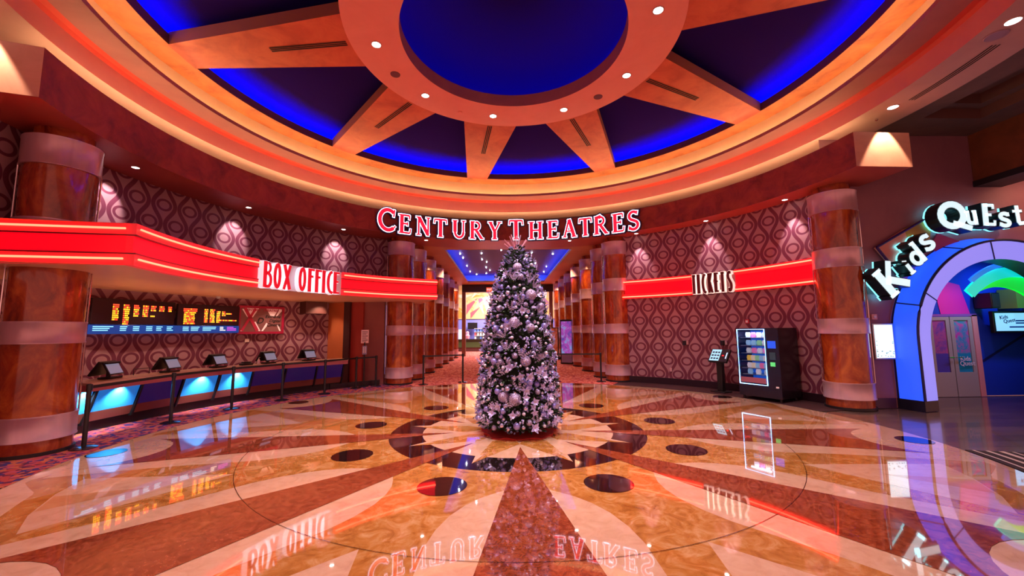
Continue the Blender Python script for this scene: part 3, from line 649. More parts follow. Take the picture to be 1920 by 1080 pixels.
# menu boards on the back wall
def led_board(a0, a1, z0, z1, label, cols, strip_cols):
    ac = (a0+a1)/2; Wd = 2*9.35*sin(R(abs(a1-a0)/2)); t = thing('showtime_board', label, 'LED board', pol(ac, 9.28, z0), rz(ac), None)
    H = z1-z0; hs = H*.22
    b = MB(); b.box(-Wd/2, Wd/2, 0, .09, hs+.01, H); bevel(b.build('led_panel', mat('led_black', (.012, .004, .008), .3), t), .01)
    b = MB(); b.box(-Wd/2-.06, Wd/2, -.02, .08, -.04, hs); bevel(b.build('screen_strip', mat('strip_blue', (.0, .02, .12), .3, emit=(.01, .08, .45), es=.5), t), .01)
    rnd = random.Random(int(abs(ac)*10))
    for cx0, cx1, r0, r1 in cols:
        g = MB()
        for rI in range(r0, r1):
            z = H - .07 - rI*.048
            x = cx0
            while x < cx1:
                wl = rnd.uniform(.018, .03)
                g.face([((x-.5)*Wd, -.004, z), ((x-.5)*Wd+wl, -.004, z), ((x-.5)*Wd+wl, -.004, z-.034), ((x-.5)*Wd, -.004, z-.034)], 0 if rnd.random() < (.75 if rI < 3 or rI > 8 else .3) else 1)
                x += (wl + .008)/Wd
        g.build('led_column', [mat('led_red', (0, 0, 0), .5, emit=(1, .06, .02), es=2.6), mat('led_amber', (0, 0, 0), .5, emit=(1, .42, .02), es=2.6)], t, merge=False)
    for cx0, cx1, mi in strip_cols:
        g = MB()
        for k in range(3):
            x0, x1 = (cx0-.5)*Wd, (cx1-.5)*Wd; z = hs - .03 - k*.042; e = rnd.uniform(.55, 1)
            g.face([(x0, -.024, z), (x0+(x1-x0)*e, -.024, z), (x0+(x1-x0)*e, -.024, z-.022), (x0, -.024, z-.022)], mi)
        g.build('screen_caption', [mat('strip_cyan', (0, 0, 0), .5, emit=(.3, .75, 1), es=1.3), mat('strip_white', (0, 0, 0), .5, emit=(1, .9, .8), es=1.5), mat('strip_purple', (0, 0, 0), .5, emit=(.75, .1, .8), es=1.2)], t, merge=False)
led_board(-98.6, -109.5, 1.84, 2.60, 'left showtime board with red and amber figures behind the counter',
          [(.22, .28, 1, 9), (.34, .40, 1, 11), (.46, .52, 1, 7), (.57, .63, 1, 7), (.67, .73, 1, 4), (.67, .72, 6, 7), (.78, .84, 1, 4), (.90, .95, 1, 4), (.34, .39, 9, 11)], [(.02, .26, 0), (.31, .41, 0), (.46, .57, 0), (.62, .71, 0), (.75, .84, 0), (.89, .98, 0)])
led_board(-109.9, -119.7, 1.84, 2.58, 'right showtime board with amber figures beside the framed poster',
          [(.08, .27, 1, 3), (.09, .25, 3, 10), (.40, .45, 1, 9), (.49, .56, 1, 9), (.60, .65, 2, 9), (.69, .74, 2, 5), (.76, .86, 3, 4), (.62, .95, 7, 8)], [(.08, .18, 0), (.2, .35, 0), (.38, .6, 0), (.66, .76, 1), (.78, .96, 2)])
# XD poster
t = thing('framed_poster', 'red framed poster with a big red X on the wallpaper behind the counter', 'poster', pol(-123.9, 9.36, 1.76), rz(-123.9))
b = MB(); Wp, Hp = 1.36, .86
b.box(-Wp/2, Wp/2, 0, .06, 0, .07); b.box(-Wp/2, Wp/2, 0, .06, Hp-.07, Hp); b.box(-Wp/2, -Wp/2+.07, 0, .06, .07, Hp-.07); b.box(Wp/2-.07, Wp/2, 0, .06, .07, Hp-.07)
b.build('frame', mat('frame_crimson', (.36, .01, .05), .3), t)
M_xdp = mat('poster_taupe', (.22, .08, .08), .4); M_xdw = mat('poster_pink', (1, .85, .95), .4); M_xdr = mat('poster_red', (.5, .02, .07), .4); M_xdk = mat('poster_black', (.01, .01, .01), .4)
b = MB(); b.box(-Wp/2+.07, Wp/2-.07, .02, .04, .07, Hp-.07); b.build('print', M_xdp, t)
def poly(pts, y, m, nm, par): MB().face([(x, y, z) for x, z in pts]).__class__; b = MB(); b.face([(x, y, z) for x, z in pts]); return b.build(nm, m, par)
b = MB()
for q in ([(-.58, .76), (-.36, .76), (-.42, .5)], [(-.50, .79), (-.1, .79), (-.27, .5)], [(-.6, .09), (-.42, .3), (-.38, .38), (-.54, .09)], [(-.08, .09), (-.25, .35), (-.18, .38), (-.02, .09)], [(.0, .09), (.14, .35), (.2, .3), (.05, .09)], [(.12, .79), (.5, .79), (.36, .55), (.26, .55)], [(.40, .5), (.6, .72), (.6, .78), (.52, .79)], [(.5, .3), (.6, .09), (.55, .09), (.46, .28)]):
    b = MB(); b.face([(x, .015, z) for x, z in q]); b.build('white_ray', M_xdw, t)
b = MB()
for (x0, z0_, x1, z1_, w_) in ((-.56, .1, -.2, .78, .035), (-.5, .78, -.12, .1, .045)):
    d = Vector((x1-x0, z1_-z0_)).normalized(); n = Vector((-d.y, d.x))*w_
    b.face([(x0+n.x, .008, z0_+n.y), (x0-n.x, .008, z0_-n.y), (x1-n.x, .008, z1_-n.y), (x1+n.x, .008, z1_+n.y)])
b.build('letter_x', M_xdr, t)
text_part('D', 'letter_d', .26, M_xdk, t, (-.06, .006, .40), (R(90), 0, 0), shear=.3)
for i, tx in enumerate(('Extreme', 'Digital', 'Cinema')):
    text_part(tx, 'print_line', .135, M_xdk, t, (.56, .006, .54 - i*.13), (R(90), 0, 0), shear=.3, align='RIGHT')
text_part('CENTURY', 'print_line', .10, M_xdr, t, (-.28, .006, .73), (R(90), 0, 0)); text_part('THEATRES', 'print_line', .10, M_xdr, t, (.26, .006, .73), (R(90), 0, 0))
b = MB(); b.box(-.06, .06, 0, .02, 0, .10); tag(b.build('wall_switch', mat('switch_pink', (.7, .5, .45), .4), loc=pol(-121.8, 9.47, 1.52), rot=rz(-121.8)), 'small pale wall plate under the framed poster', 'wall plate')
# dome cameras under the canopy soffit
b = MB(); b.lathe([(0, -.075), (.04, -.06), (.055, -.02), (.065, 0), (.065, .02)], 16)
o = b.build('dome_camera', mat('camera_grey', (.5, .45, .5), .2), loc=pol(-115.4, 9.15, 2.825)); tag(o, 'small dome camera under the canopy above the right showtime board', 'camera')

# ------------------------------------------------------------ stanchions
def make_post(x, y, label, group, to=None, rot=0):
    t = thing('stanchion', label, 'stanchion', (x, y, 0), 0, group)
    b = MB(); b.lathe([(.17, 0), (.17, .012), (.12, .03), (.035, .04)], 28); b.build('base', mat('stanchion_base', (.10, .09, .12), .2, .9), t)
    b = MB(); b.lathe([(.032, .03), (.032, .90), (.04, .90), (.04, .99), (.03, 1.0)], 16); b.build('post', M_black, t)
    return t
def belt(t, x, y, x2, y2):
    d = Vector((x2-x, y2-y)); n = Vector((-d.y, d.x)).normalized()*.004; b = MB()
    for s in (1, -1): b.face([(n.x*s, n.y*s, .925), (d.x+n.x*s, d.y+n.y*s, .925), (d.x+n.x*s, d.y+n.y*s, .975), (n.x*s, n.y*s, .975)])
    for z in (.925, .975): b.face([(n.x, n.y, z), (d.x+n.x, d.y+n.y, z), (d.x-n.x, d.y-n.y, z), (-n.x, -n.y, z)])
    b.build('belt', M_black, t)
posts = [(-6.92, -.84, 'black stanchion beside the big left column'), (-6.99, .94, 'black stanchion in front of the dark panel between the blue lit counter panels'), (-6.72, 2.38, 'black stanchion in front of the third blue lit counter panel'),
         (-6.15, 3.52, 'black stanchion in front of the fourth ticket terminal'), (-5.47, 4.55, 'black stanchion before the right end of the counter'), (-4.98, 5.72, 'black stanchion before the dark door jamb past the counter'), (-4.50, 6.22, 'black stanchion close left of the column at the corridor')]
ts = []
for i, (x, y, lb) in enumerate(posts): ts.append(make_post(x, y, lb, 'stanchions along the counter'))
for i in range(len(posts)-1): belt(ts[i], *posts[i][:2], *posts[i+1][:2])
for pa, pb, la, lb in (((-2.95, 6.35), (-1.67, 6.87), 'left black stanchion of the pair closing the corridor left of the tree', 'right black stanchion of the pair closing the corridor left of the tree'),
                       ((1.61, 6.80), (3.15, 6.60), 'black stanchion just right of the tree at the corridor mouth', 'black stanchion beside the column right of the corridor')):
    a = make_post(*pa, la, 'stanchions at the corridor mouth'); make_post(*pb, lb, 'stanchions at the corridor mouth'); belt(a, *pa, *pb)
# sign stand
t = thing('sign_stand', 'white notice on a black pole between the stanchions past the counter', 'sign stand', (-4.86, 6.1, 0), atan2(6.1+7.66, -4.86+.26)-pi/2)
b = MB(); b.lathe([(.15, 0), (.15, .015), (.03, .03)], 24); b.build('base', M_black, t)
b = MB(); b.lathe([(.02, .02), (.02, 1.45)], 10); b.build('pole', M_black, t)
b = MB(); b.box(-.12, .12, -.012, .012, 1.42, 1.86); b.build('notice', mat('paper_white', (.85, .7, .72), .5), t)
b = MB()
for i in range(9): b.face([(-.09, -.0135, 1.81-i*.042), (.09 - .05*(i % 3 == 2), -.0135, 1.81-i*.042), (.09 - .05*(i % 3 == 2), -.0135, 1.80-i*.042-.008), (-.09, -.0135, 1.80-i*.042-.008)])
b.build('print', mat('print_dark', (.08, .02, .04), .5), t)
b = MB(); b.box(-.07, .07, -.06, .02, 1.05, 1.33); b.build('leaflet_holder', mat('holder_blue', (.3, .35, .6), .3), t)
b = MB()
for x0 in (-.05, .01): b.box(x0, x0+.035, -.066, -.06, 1.1, 1.3)
b.build('leaflet', M_white, t)

# ------------------------------------------------------------ vending machine
va = 113.0; vp = pol(va, 7.02); vr = rz(117.5)
t = thing('vending_machine', 'black snack vending machine with a blue-lit window against the right wall', 'vending machine', (vp[0], vp[1], 0), vr)
VW, VD, VH = 1.06, .86, 1.80
b = MB()                                                   # cabinet with an open window bay
b.box(-VW/2, VW/2, .30, VD-.3, .08, VH)
b.box(-VW/2, -VW/2+.05, -.30, .30, .08, VH); b.box(.20, VW/2, -.30, .30, .08, VH); b.box(-VW/2+.05, .20, -.30, .30, VH-.06, VH); b.box(-VW/2+.05, .20, -.30, .30, .08, .42)
b.build('cabinet', mat('vending_black', (.012, .008, .016), .25), t)
b = MB()
for x in (-VW/2+.08, VW/2-.08):
    for y in (-.22, .45): b.lathe([(.03, 0), (.03, .09)], 10, x, y)
b.build('feet', M_dark, t)
b = MB(); b.box(-VW/2+.05, .20, .27, .29, .42, VH-.06); b.build('liner', mat('vending_blue', (.02, .1, .5), .4, emit=(.0, .1, .7), es=.5), t)
b = MB(); fr = [(-VW/2+.04, .38), (.21, .38), (.21, VH-.03), (-VW/2+.04, VH-.03), (-VW/2+.04, .38)]
b.tube([(x, -.315, z) for x, z in fr], .011, 6); b.build('light_frame', mat('vending_glow', (.3, .5, 1), .4, emit=(.25, .55, 1), es=5), t)
b = MB(); b.box(-VW/2+.07, .18, -.318, -.302, .42, .55); b.build('delivery_flap', mat('flap_pink', (.35, .12, .17), .25), t)
b = MB(); b.box(.27, .46, -.312, -.30, 1.30, 1.48); b.build('display', mat('vending_display', (.02, .05, .3), .2, emit=(.02, .1, .9), es=.8), t)
b = MB(); b.box(.30, .44, -.312, -.30, 1.02, 1.20); b.build('keypad', mat('keypad', (.03, .08, .1), .3), t)
b = MB(); b.box(.31, .42, -.314, -.30, .86, .96); b.build('card_reader', mat('reader_green', (.1, .6, .2), .3, emit=(.1, .8, .2), es=.6), t)
b = MB(); b.box(.40, .47, -.304, -.30, .34, .38); b.build('label_plate', M_white, t)
shz = [.62, .78, .97, 1.16, 1.36, 1.56]
for z in shz: MB().box(-VW/2+.06, .19, -.22, .26, z-.015, z).build('shelf', mat('shelf_steel', (.25, .3, .4), .3, .5), t)
MB().box(-VW/2+.05, .2, -.299, -.296, .56, VH-.06).build('glass_pane', M_glass, t)
pk = MB()
pk.face([(-.05, -.02, 0), (.05, -.02, 0), (.055, -.035, .07), (.045, -.02, .13), (-.045, -.02, .13), (-.055, -.035, .07)]); pk.face([(-.05, .02, 0), (-.055, .035, .07), (-.045, .02, .13), (.045, .02, .13), (.055, .035, .07), (.05, .02, 0)])
pk.face([(-.05, -.02, 0), (-.055, -.035, .07), (-.055, .035, .07), (-.05, .02, 0)]); pk.face([(.05, -.02, 0), (.05, .02, 0), (.055, .035, .07), (.055, -.035, .07)])
pk.face([(-.055, -.035, .07), (-.045, -.02, .13), (-.045, .02, .13), (-.055, .035, .07)]); pk.face([(.055, -.035, .07), (.055, .035, .07), (.045, .02, .13), (.045, -.02, .13)])
pc = [('white', (.8, .8, .9)), ('pink', (.9, .2, .5)), ('cream', (.85, .75, .6)), ('light blue', (.3, .6, .9)), ('yellow', (.9, .65, .1)), ('green', (.3, .7, .4)), ('silver', (.6, .65, .7))]
packs = {}
rv = random.Random(3)
rows = {1.56: [0, 1, 2, 0], 1.36: [3, 3, 5, 0], 1.16: [6, 1, 0, 1], .97: [4, 2, 5, 3, 0], .78: [0, 2, 3, 1, 3], .62: [3, 0, 6]}
shn = {1.56: 'top', 1.36: 'second', 1.16: 'third', .97: 'fourth', .78: 'fifth', .62: 'lowest'}
Mv = Matrix.Translation((vp[0], vp[1], 0)) @ Matrix.Rotation(vr, 4, 'Z')
for z, cs in rows.items():
    n = len(cs)
    for i, c in enumerate(cs):
        x = -.30 + (.42)*i/(max(n-1, 1)); nm, colr = pc[c]; l = Mv @ Vector((x, -.14, z+.002)); lab = '%s snack bag on the %s shelf of the vending machine' % (nm, shn[z])
        if c not in packs:
            packs[c] = pk.build('snack_bag', mat('snack_'+nm.replace(' ', '_'), colr, .35, emit=colr, es=.25), loc=l, rot=vr); tag(packs[c], lab, 'snack bag', 'snacks in the vending machine')
        else: dup(packs[c], l, vr, lab)
lamp('AREA', 'vending_light', Mv @ Vector((-.17, -.18, VH-.08)), 5, (.6, .8, 1), .5, Mv @ Vector((-.17, -.05, .5)), shape='RECTANGLE', sy=.1)

# ------------------------------------------------------------ ticket kiosk
ka = 123.9; kp = pol(ka, 7.15); kr = rz(118)
t = thing('ticket_kiosk', 'slim black self-service ticket kiosk on a pedestal left of the vending machine', 'kiosk', (kp[0], kp[1], 0), kr)
b = MB(); b.box(-.22, .22, -.16, .2, 0, .03); bevel(b.build('foot', M_black, t), .01)
b = MB(); b.box(-.08, .08, -.02, .12, .03, .92); bevel(b.build('pedestal', M_black, t), .01)
Mx = Matrix.Translation((0, 0, 1.0)) @ Matrix.Rotation(R(-35), 4, 'X')
b = MB(); b.box(-.27, .30, -.03, .05, -.19, .24, 0, Mx); hd = bevel(b.build('head', M_black, t), .02)
b = MB(); b.face([tuple(Mx @ Vector(p)) for p in ((-.23, -.035, -.16), (.06, -.035, -.16), (.06, -.035, .21), (-.23, -.035, .21))]); b.build('touch_screen', mat('kiosk_screen', (.2, .4, .5), .1, emit=(.35, .75, .9), es=.9), hd)
b = MB()
for i in range(3):
    for j in range(3): b.face([tuple(Mx @ Vector((x, -.038, z))) for x, z in ((-.2+j*.085, .14-i*.1), (-.135+j*.085, .14-i*.1), (-.135+j*.085, .09-i*.1), (-.2+j*.085, .09-i*.1))])
b.build('screen_buttons', mat('kiosk_dark', (.02, .05, .1), .3), hd)
b = MB(); b.face([tuple(Mx @ Vector(p)) for p in ((.23, -.035, -.08), (.26, -.035, -.08), (.26, -.035, .12), (.23, -.035, .12))]); b.build('card_slot', mat('slot_glow', (.5, .7, .9), .2, emit=(.4, .7, 1), es=1), hd)
b = MB(); b.face([tuple(Mx @ Vector(p)) for p in ((.12, -.035, .0), (.17, -.035, .0), (.17, -.035, .03), (.12, -.035, .03))]); b.build('status_light', mat('red_led', (1, 0, 0), .2, emit=(1, .02, .02), es=3), hd)
for a, z, nm, lb in ((133.5, 1.35, 'black_camera', 'small black camera on the wallpaper between corridor and kiosk'), (124.7, 1.37, 'black_camera', 'small black camera on the wallpaper just above the ticket kiosk')):
    q = thing('wall_camera', lb, 'camera', pol(a, 7.62, z), rz(a)); b = MB(); b.box(-.05, .02, -.04, .09, -.07, .07); b.build('body', M_black, q); b = MB(); b.box(.04, .10, .05, .09, -.05, .06); b.build('plate', mat('plate_pink', (.6, .35, .35), .4), q)
b = MB(); b.box(-.055, .055, 0, .03, -.055, .055); o = b.build('alarm_box', mat('alarm_red', (.6, .05, .08), .4), loc=pol(119.3, 7.66, 1.99), rot=rz(119.3)); tag(o, 'small red and white alarm box high on the wallpaper above the vending machine', 'alarm')
MB().box(-.03, .03, -.01, 0, -.03, .03).build('lens', M_white, o)
b = MB(); b.box(-.035, .035, 0, .02, -.06, .06); tag(b.build('power_outlet', mat('outlet_pink', (.6, .35, .38), .4), loc=pol(137.3, 7.69, .48), rot=rz(137.3)), 'pale power outlet low on the wallpaper right of the corridor column', 'outlet')

# ------------------------------------------------------------ right wall, kids arch
WY = 1.42
b = MB()
AC = (10.88, 1.5)
def wallhole(y, m, ro, zt_):
    b = MB(); cx, cz = AC; n = 24; pts = [(cx - ro, 0)] + [(cx - ro*cos(pi*i/n), cz + ro*sin(pi*i/n)) for i in range(n+1)] + [(cx+ro, 0)]
    x0, x1 = 7.3, 16
    b.face([(x0, y, 0), (cx-ro, y, 0), (cx-ro, y, cz), (x0, y, cz)]); b.face([(cx+ro, y, 0), (x1, y, 0), (x1, y, cz), (cx+ro, y, cz)])
    for i in range(n):
        a, c = pts[i+1], pts[i+2]
        ax = x0 if i == 0 else a[0]
        b.face([(a[0], y, a[1]), (c[0], y, c[1]), (c[0], y, zt_), (a[0], y, zt_)])
    b.face([(x0, y, cz), (cx-ro, y, cz), (cx-ro, y, zt_), (x0, y, zt_)]); b.face([(cx+ro, y, cz), (x1, y, cz), (x1, y, zt_), (cx+ro, y, zt_)])
    return struct(b.build('wall_right', [m]))
wallhole(WY, M_wallr, 1.9, 6.6)
b = MB(); b.box(7.6, 8.5, WY-.03, WY, 0, .22); struct(b.build('baseboard_right', [mat('baseboard_purple', (.06, .02, .07), .3)]))
b = MB(); b.box(7.9, 8.6, WY-.012, WY, 2.55, 2.72); struct(b.build('trim_19', [mat('groove_dark', (.08, .03, .04), .5)]))

ar = thing('kids_arch', 'glowing blue and lavender arch around the kids area entrance at right', 'arch', (AC[0], 0, 0))
M_ablue = mat('arch_blue', (.05, .12, .9), .4, emit=(.01, .09, 1), es=.95); M_alav = mat('arch_lavender', (.25, .3, .95), .4, emit=(.27, .27, 1), es=.8); M_anavy = mat('arch_navy', (.01, .015, .12), .4)
ro_, rr_, ri_ = 2.33, 2.20, 1.79; yo, yr, yi = WY-.06, .94, 1.05
def arch_pts(r, y, n=60):
    """foot to foot, foot at z=.22"""
    L_ = AC[1]-.22; tot = 2*L_ + pi*r; out = []
    for i in range(n+1):
        s = tot*i/n
        if s < L_: out.append((-r, y, .22+s))
        elif s > L_+pi*r: out.append((r, y, .22 + tot - s))
        else: a = pi - (s-L_)/r; out.append((r*cos(a), y, AC[1]+r*sin(a)))
    return out
def arch_face(p, q, m, nm, i0, i1):
    b = MB()
    for i in range(i0, i1): b.face([p[i], p[i+1], q[i+1], q[i]], smooth=True)
    return b.build(nm, m, ar)
Po, Pr, Pi = arch_pts(ro_, yo), arch_pts(rr_, yr), arch_pts(ri_, yi)
Pb = arch_pts(ri_, WY+.08)
Po2 = arch_pts(ro_+.0, WY-.01)
cuts = [0, 13, 24, 36, 47, 60]
for i0, i1 in zip(cuts[:-1], cuts[1:]): arch_face(Po, Pr, M_ablue, 'outer_panel', i0, i1)
for i0, i1 in zip([0, 15, 28, 40, 60][:-1], [0, 15, 28, 40, 60][1:]): arch_face(Pr, Pi, M_alav, 'inner_panel', i0, i1)
arch_face(Pi, Pb, M_anavy, 'reveal', 0, 60); arch_face(Po, Po2, M_anavy, 'edge_return', 0, 60)
b = MB(); b.tube([(x, y-.01, z) for x, y, z in Pr], .028, 6); b.build('ridge_joint', M_anavy, ar)
for i in cuts[1:-1]:
    b = MB(); b.tube([Vector(Po[i])-Vector((0, .01, 0)), Vector(Pr[i])-Vector((0, .01, 0))], .016, 6); b.build('joint', M_anavy, ar)
for i in (15, 28, 40):
    b = MB(); b.tube([Vector(Pr[i])-Vector((0, .01, 0)), Vector(Pi[i+1])-Vector((0, .01, 0))], .012, 6); b.build('joint', M_anavy, ar)
for s in (-1, 1):
    b = MB(); xs = [(s*ro_, yo), (s*rr_, yr), (s*ri_, yi), (s*ri_, WY), (s*ro_, WY)]
    for (x0, y0_), (x1, y1_) in zip(xs, xs[1:]+xs[:1]): b.face([(x0, y0_, 0), (x1, y1_, 0), (x1, y1_, .22), (x0, y0_, .22)])
    b.build('plinth', mat('plinth_black', (.01, .01, .03), .3), ar)
# nested inner vault ribs
def rib(cx, cz, r0, r1, y, a0, a1, m, nm, label, y2=None, taper=0):
    b = MB(); n = 30
    def rin(i): return r1 - taper*(i/n)**1.2
    for i in range(n):
        a, c = R(a0+(a1-a0)*i/n), R(a0+(a1-a0)*(i+1)/n)
        b.face([(cx+r0*cos(a), y, cz+r0*sin(a)), (cx+r0*cos(c), y, cz+r0*sin(c)), (cx+rin(i+1)*cos(c), y2 or y, cz+rin(i+1)*sin(c)), (cx+rin(i)*cos(a), y2 or y, cz+rin(i)*sin(a))], smooth=True)
        b.face([(cx+r0*cos(a), y+.05, cz+r0*sin(a)), (cx+r0*cos(c), y+.05, cz+r0*sin(c)), (cx+rin(i+1)*cos(c), (y2 or y)+.05, cz+rin(i+1)*sin(c)), (cx+rin(i)*cos(a), (y2 or y)+.05, cz+rin(i)*sin(a))], smooth=True)
    return tag(b.build(nm, m), label, 'arch rib')
rib(12.0, 1.5, 1.84, 1.73, 1.62, 130, 20, mat('rib_skyblue', (.05, .3, .9), .4, emit=(.02, .3, 1), es=.6), 'vault_rib', 'sky blue curved rib inside the glowing arch, above the turquoise one')
rib(12.0, 1.5, 1.71, 1.46, 1.66, 138, 20, mat('rib_turquoise', (.05, .8, .7), .4, emit=(.0, .75, .6), es=.75), 'vault_rib', 'turquoise curved rib inside the glowing arch')
rib(12.0, 1.5, 1.47, 1.42, 1.75, 132, 20, mat('rib_green', (.05, .7, .05), .4, emit=(.0, .75, .04), es=.7), 'vault_rib', 'bright green curved rib inside the glowing arch', taper=.8)
# kids lobby behind
b = MB(); b.box(8.6, 15, 2.85, 2.95, 0, 4.2); struct(b.build('wall_kids', [mat('kids_blue', (.012, .05, .55), .45, )]))
b = MB(); b.box(8.7, 8.8, 1.5, 2.9, 0, 4.2); struct(b.build('wall_kids', [mat('kids_violet', (.2, .05, .5), .5)]))
b = MB(); b.box(13.6, 13.7, 1.5, 2.9, 0, 4.2); struct(b.build('wall_kids', [mat('kids_navy', (.01, .01, .1), .5)]))
b = MB(); b.face([(8.6, 1.45, 4.0), (15, 1.45, 4.0), (15, 2.9, 4.0), (8.6, 2.9, 4.0)]); struct(b.build('ceiling', [mat('kids_ceiling', (.02, .12, .15), .6)]))
b = MB(); b.face([(11.35, 2.84, 2.12), (12.15, 2.84, 2.12), (11.95, 2.84, 2.9), (11.2, 2.84, 3.1)]); struct(b.build('trim_20', [mat('kids_magenta', (.8, .02, .4), .5)]))
b = MB(); b.face([(12.3, 2.843, .9), (12.36, 2.843, .86), (13.6, 2.843, 1.55), (13.6, 2.843, 1.62)]); struct(b.build('trim_21', [MATS['arch_navy']]))
dr = thing('kids_door', 'glazed double door with colourful panels under the glowing arch', 'door', (0, 2.72, 0))
M_dfr = mat('door_grey', (.42, .42, .40), .35); M_dpink = mat('door_salmon', (.8, .35, .35), .4)
for x0, x1, c1, c2, lb in ((10.86, 11.42, (.1, .08, .5), (.5, .12, .35), 'left leaf with dark blue glass'), (11.44, 12.02, (.75, .03, .45), (.02, .35, .6), 'right leaf with magenta glass')):
    b = MB(); b.box(x0, x1, 0, .06, 0, .62); b.box(x0, x0+.1, 0, .06, .62, 2.05); b.box(x1-.1, x1, 0, .06, .62, 2.05); b.box(x0+.1, x1-.1, 0, .06, 1.96, 2.05); lf = b.build('door_leaf', M_dfr, dr); lf['label'] = lb
    b = MB(); b.box(x0+.1, x1-.1, .02, .04, 1.1, 1.96); b.build('upper_glass', mottled('glass_'+lb[:4].strip(), [c1, c2, c1], 3, .1), lf)
    b = MB(); b.box(x0+.1, x1-.1, .02, .04, .62, 1.1); b.build('lower_glass', mat('glass_low_'+lb[:4].strip(), c1 if 'left' in lb else c2, .1), lf)
    hx = x1-.16 if 'left' in lb else x0+.03
    b = MB(); b.tube([(hx, -.05, 1.0), (hx+.13, -.05, 1.0)], .014, 8); b.tube([(hx+.02, 0, 1.0), (hx+.02, -.05, 1.0)], .01, 6); b.build('handle', M_chrome, lf)
b = MB(); b.box(12.03, 12.17, -.01, .06, 0, 2.1); b.build('door_post', M_dpink, dr)
b = MB(); b.box(10.8, 12.17, -.01, .06, 2.06, 2.12); b.build('door_head', mat('door_head_violet', (.3, .1, .5), .4), dr)
text_part('Kids', 'glass_lettering', .16, M_white, dr, (11.72, -.012, .96), (R(90), 0, 0)); text_part('Quest', 'glass_lettering', .16, M_white, dr, (11.76, -.012, .84), (R(90), 0, 0))
sc = thing('kids_screen', 'pale blue lit wall screen with a notice, right of the kids area door', 'screen', (0, 2.55, 0))
b = MB(); b.box(12.40, 13.55, 0, .09, 1.62, 2.18); bevel(b.build('housing', M_black, sc), .01)
b = MB(); b.face([(12.45, -.003, 1.67), (13.5, -.003, 1.67), (13.5, -.003, 2.13), (12.45, -.003, 2.13)]); b.build('display', mat('kids_display', (.3, .6, .8), .2, emit=(.25, .62, .95), es=.9), sc)
text_part('Kids', 'print_line', .13, M_anavy, sc, (12.68, -.006, 2.02), (R(90), R(-8), 0)); text_part('Quest', 'print_line', .13, M_anavy, sc, (12.82, -.006, 1.93), (R(90), R(-8), 0))
b = MB()
for x0, x1, z in ((12.98, 13.45, 1.93), (12.98, 13.45, 1.87), (12.8, 13.4, 1.77)): b.face([(x0, -.006, z-.018), (x1, -.006, z-.018), (x1, -.006, z+.018), (x0, -.006, z+.018)])
b.build('print_block', mat('print_blue', (.02, .08, .4), .4), sc)
b = MB(); b.box(13.1, 13.16, .05, .29, 1.85, 1.95); b.build('bracket', M_black, sc)
sp = thing('wall_speaker', 'black loudspeaker high on the wall above the kids screen', 'loudspeaker', (12.35, 2.5, 2.45)); b = MB(); b.box(-.12, .12, -.1, .3, -.2, .2); bevel(b.build('cabinet', M_black, sp), .02); b = MB(); b.box(-.1, .1, -.108, -.1, -.17, .17); b.build('grille', mat('grille_black', (.02, .02, .02), .8), sp)
b = MB(); b.box(12.9, 13.15, 2.4, 2.8, 2.25, 2.75); tag(b.build('yellow_block', mat('yellow_paint', (.45, .36, .05), .5)), 'small yellow wall shape right of the black loudspeaker', 'decoration')
# light box on the wall
lb_ = thing('light_box', 'bright white and cyan lit poster box between the column and the arch', 'light box', (8.07, WY, 0))
b = MB(); b.box(0, .48, -.09, -.005, 1.08, 1.88); bevel(b.build('housing', mat('box_aluminium', (.5, .55, .6), .3, .7), lb_), .01)
b = MB(); b.face([(.03, -.093, 1.11), (.45, -.093, 1.11), (.45, -.093, 1.85), (.03, -.093, 1.85)])
mlb = mat('lightbox_print', (1, 1, 1), .3, emit=(.55, .92, 1), es=1.4); b.build('poster', mlb, lb_)
b = MB(); rr3 = random.Random(5)
for i in range(26):
    x = rr3.uniform(.04, .42); z = rr3.uniform(1.12, 1.26) if i < 18 else rr3.uniform(1.12, 1.5); x = x if i < 18 else rr3.choice((.04, .41)); b.face([(x, -.095, z), (x+.03, -.095, z), (x+.03, -.095, z+.012), (x, -.095, z+.012)])
b.build('print', mat('print_teal', (.0, .25, .35), .5), lb_)
b = MB(); b.box(-.06, .06, -.05, 0, -.06, .06); o = b.build('fire_alarm', mat('alarm_pink', (.75, .4, .38), .4), loc=(8.18, WY, 2.03)); tag(o, 'square fire alarm with strobe above the lit poster box', 'alarm'); MB().lathe([(.03, -.0), (.03, .01)], 12).build('strobe', M_white, o, loc=(0, -.055, 0), rot=(R(90), 0, 0))

# KIDS QUEST sign
ks = thing('kids_area_sign', 'jumbled thick white-faced letters glowing cyan over the kids area arch', 'sign', (0, 1.0, 0))
M_kface = mat('kids_letter_face', (.75, .95, 1), .4, emit=(.55, .88, .95), es=.95); M_kside = mat('kids_letter_side', (.005, .02, .03), .3); M_khalo = mat('kids_letter_halo', (.2, .8, .9), .4, emit=(.25, .85, .9), es=1.3)
for ch, x, z, h, rot, ws in [('K', 8.50, 2.60, .66, 38, 1.1), ('i', 8.82, 2.98, .38, 36, 1.2), ('d', 9.04, 3.20, .50, 36, 1.15), ('s', 9.26, 3.50, .52, 28, 1.1), ('Q', 9.92, 3.98, .60, 12, 1.3), ('u', 10.30, 4.06, .46, 4, 1.1), ('E', 10.68, 4.04, .50, -2, .95), ('s', 11.02, 4.02, .48, -4, 1.15), ('t', 11.38, 4.06, .46, 2, 1.1)]:
    letter(ch, 'kids', h, ks, (x, 0, z), (0, R(-rot), 0), [('letter', M_kside, .02, 0, .26), ('lit_face', M_kface, .004, -.012, .005), ('halo', M_khalo, .026, .28, .30)], ws)
bd = thing('sign_backboard', 'slanted multicoloured panel behind the kids letters left of the arch', 'backboard', (0, WY-.09, 0))
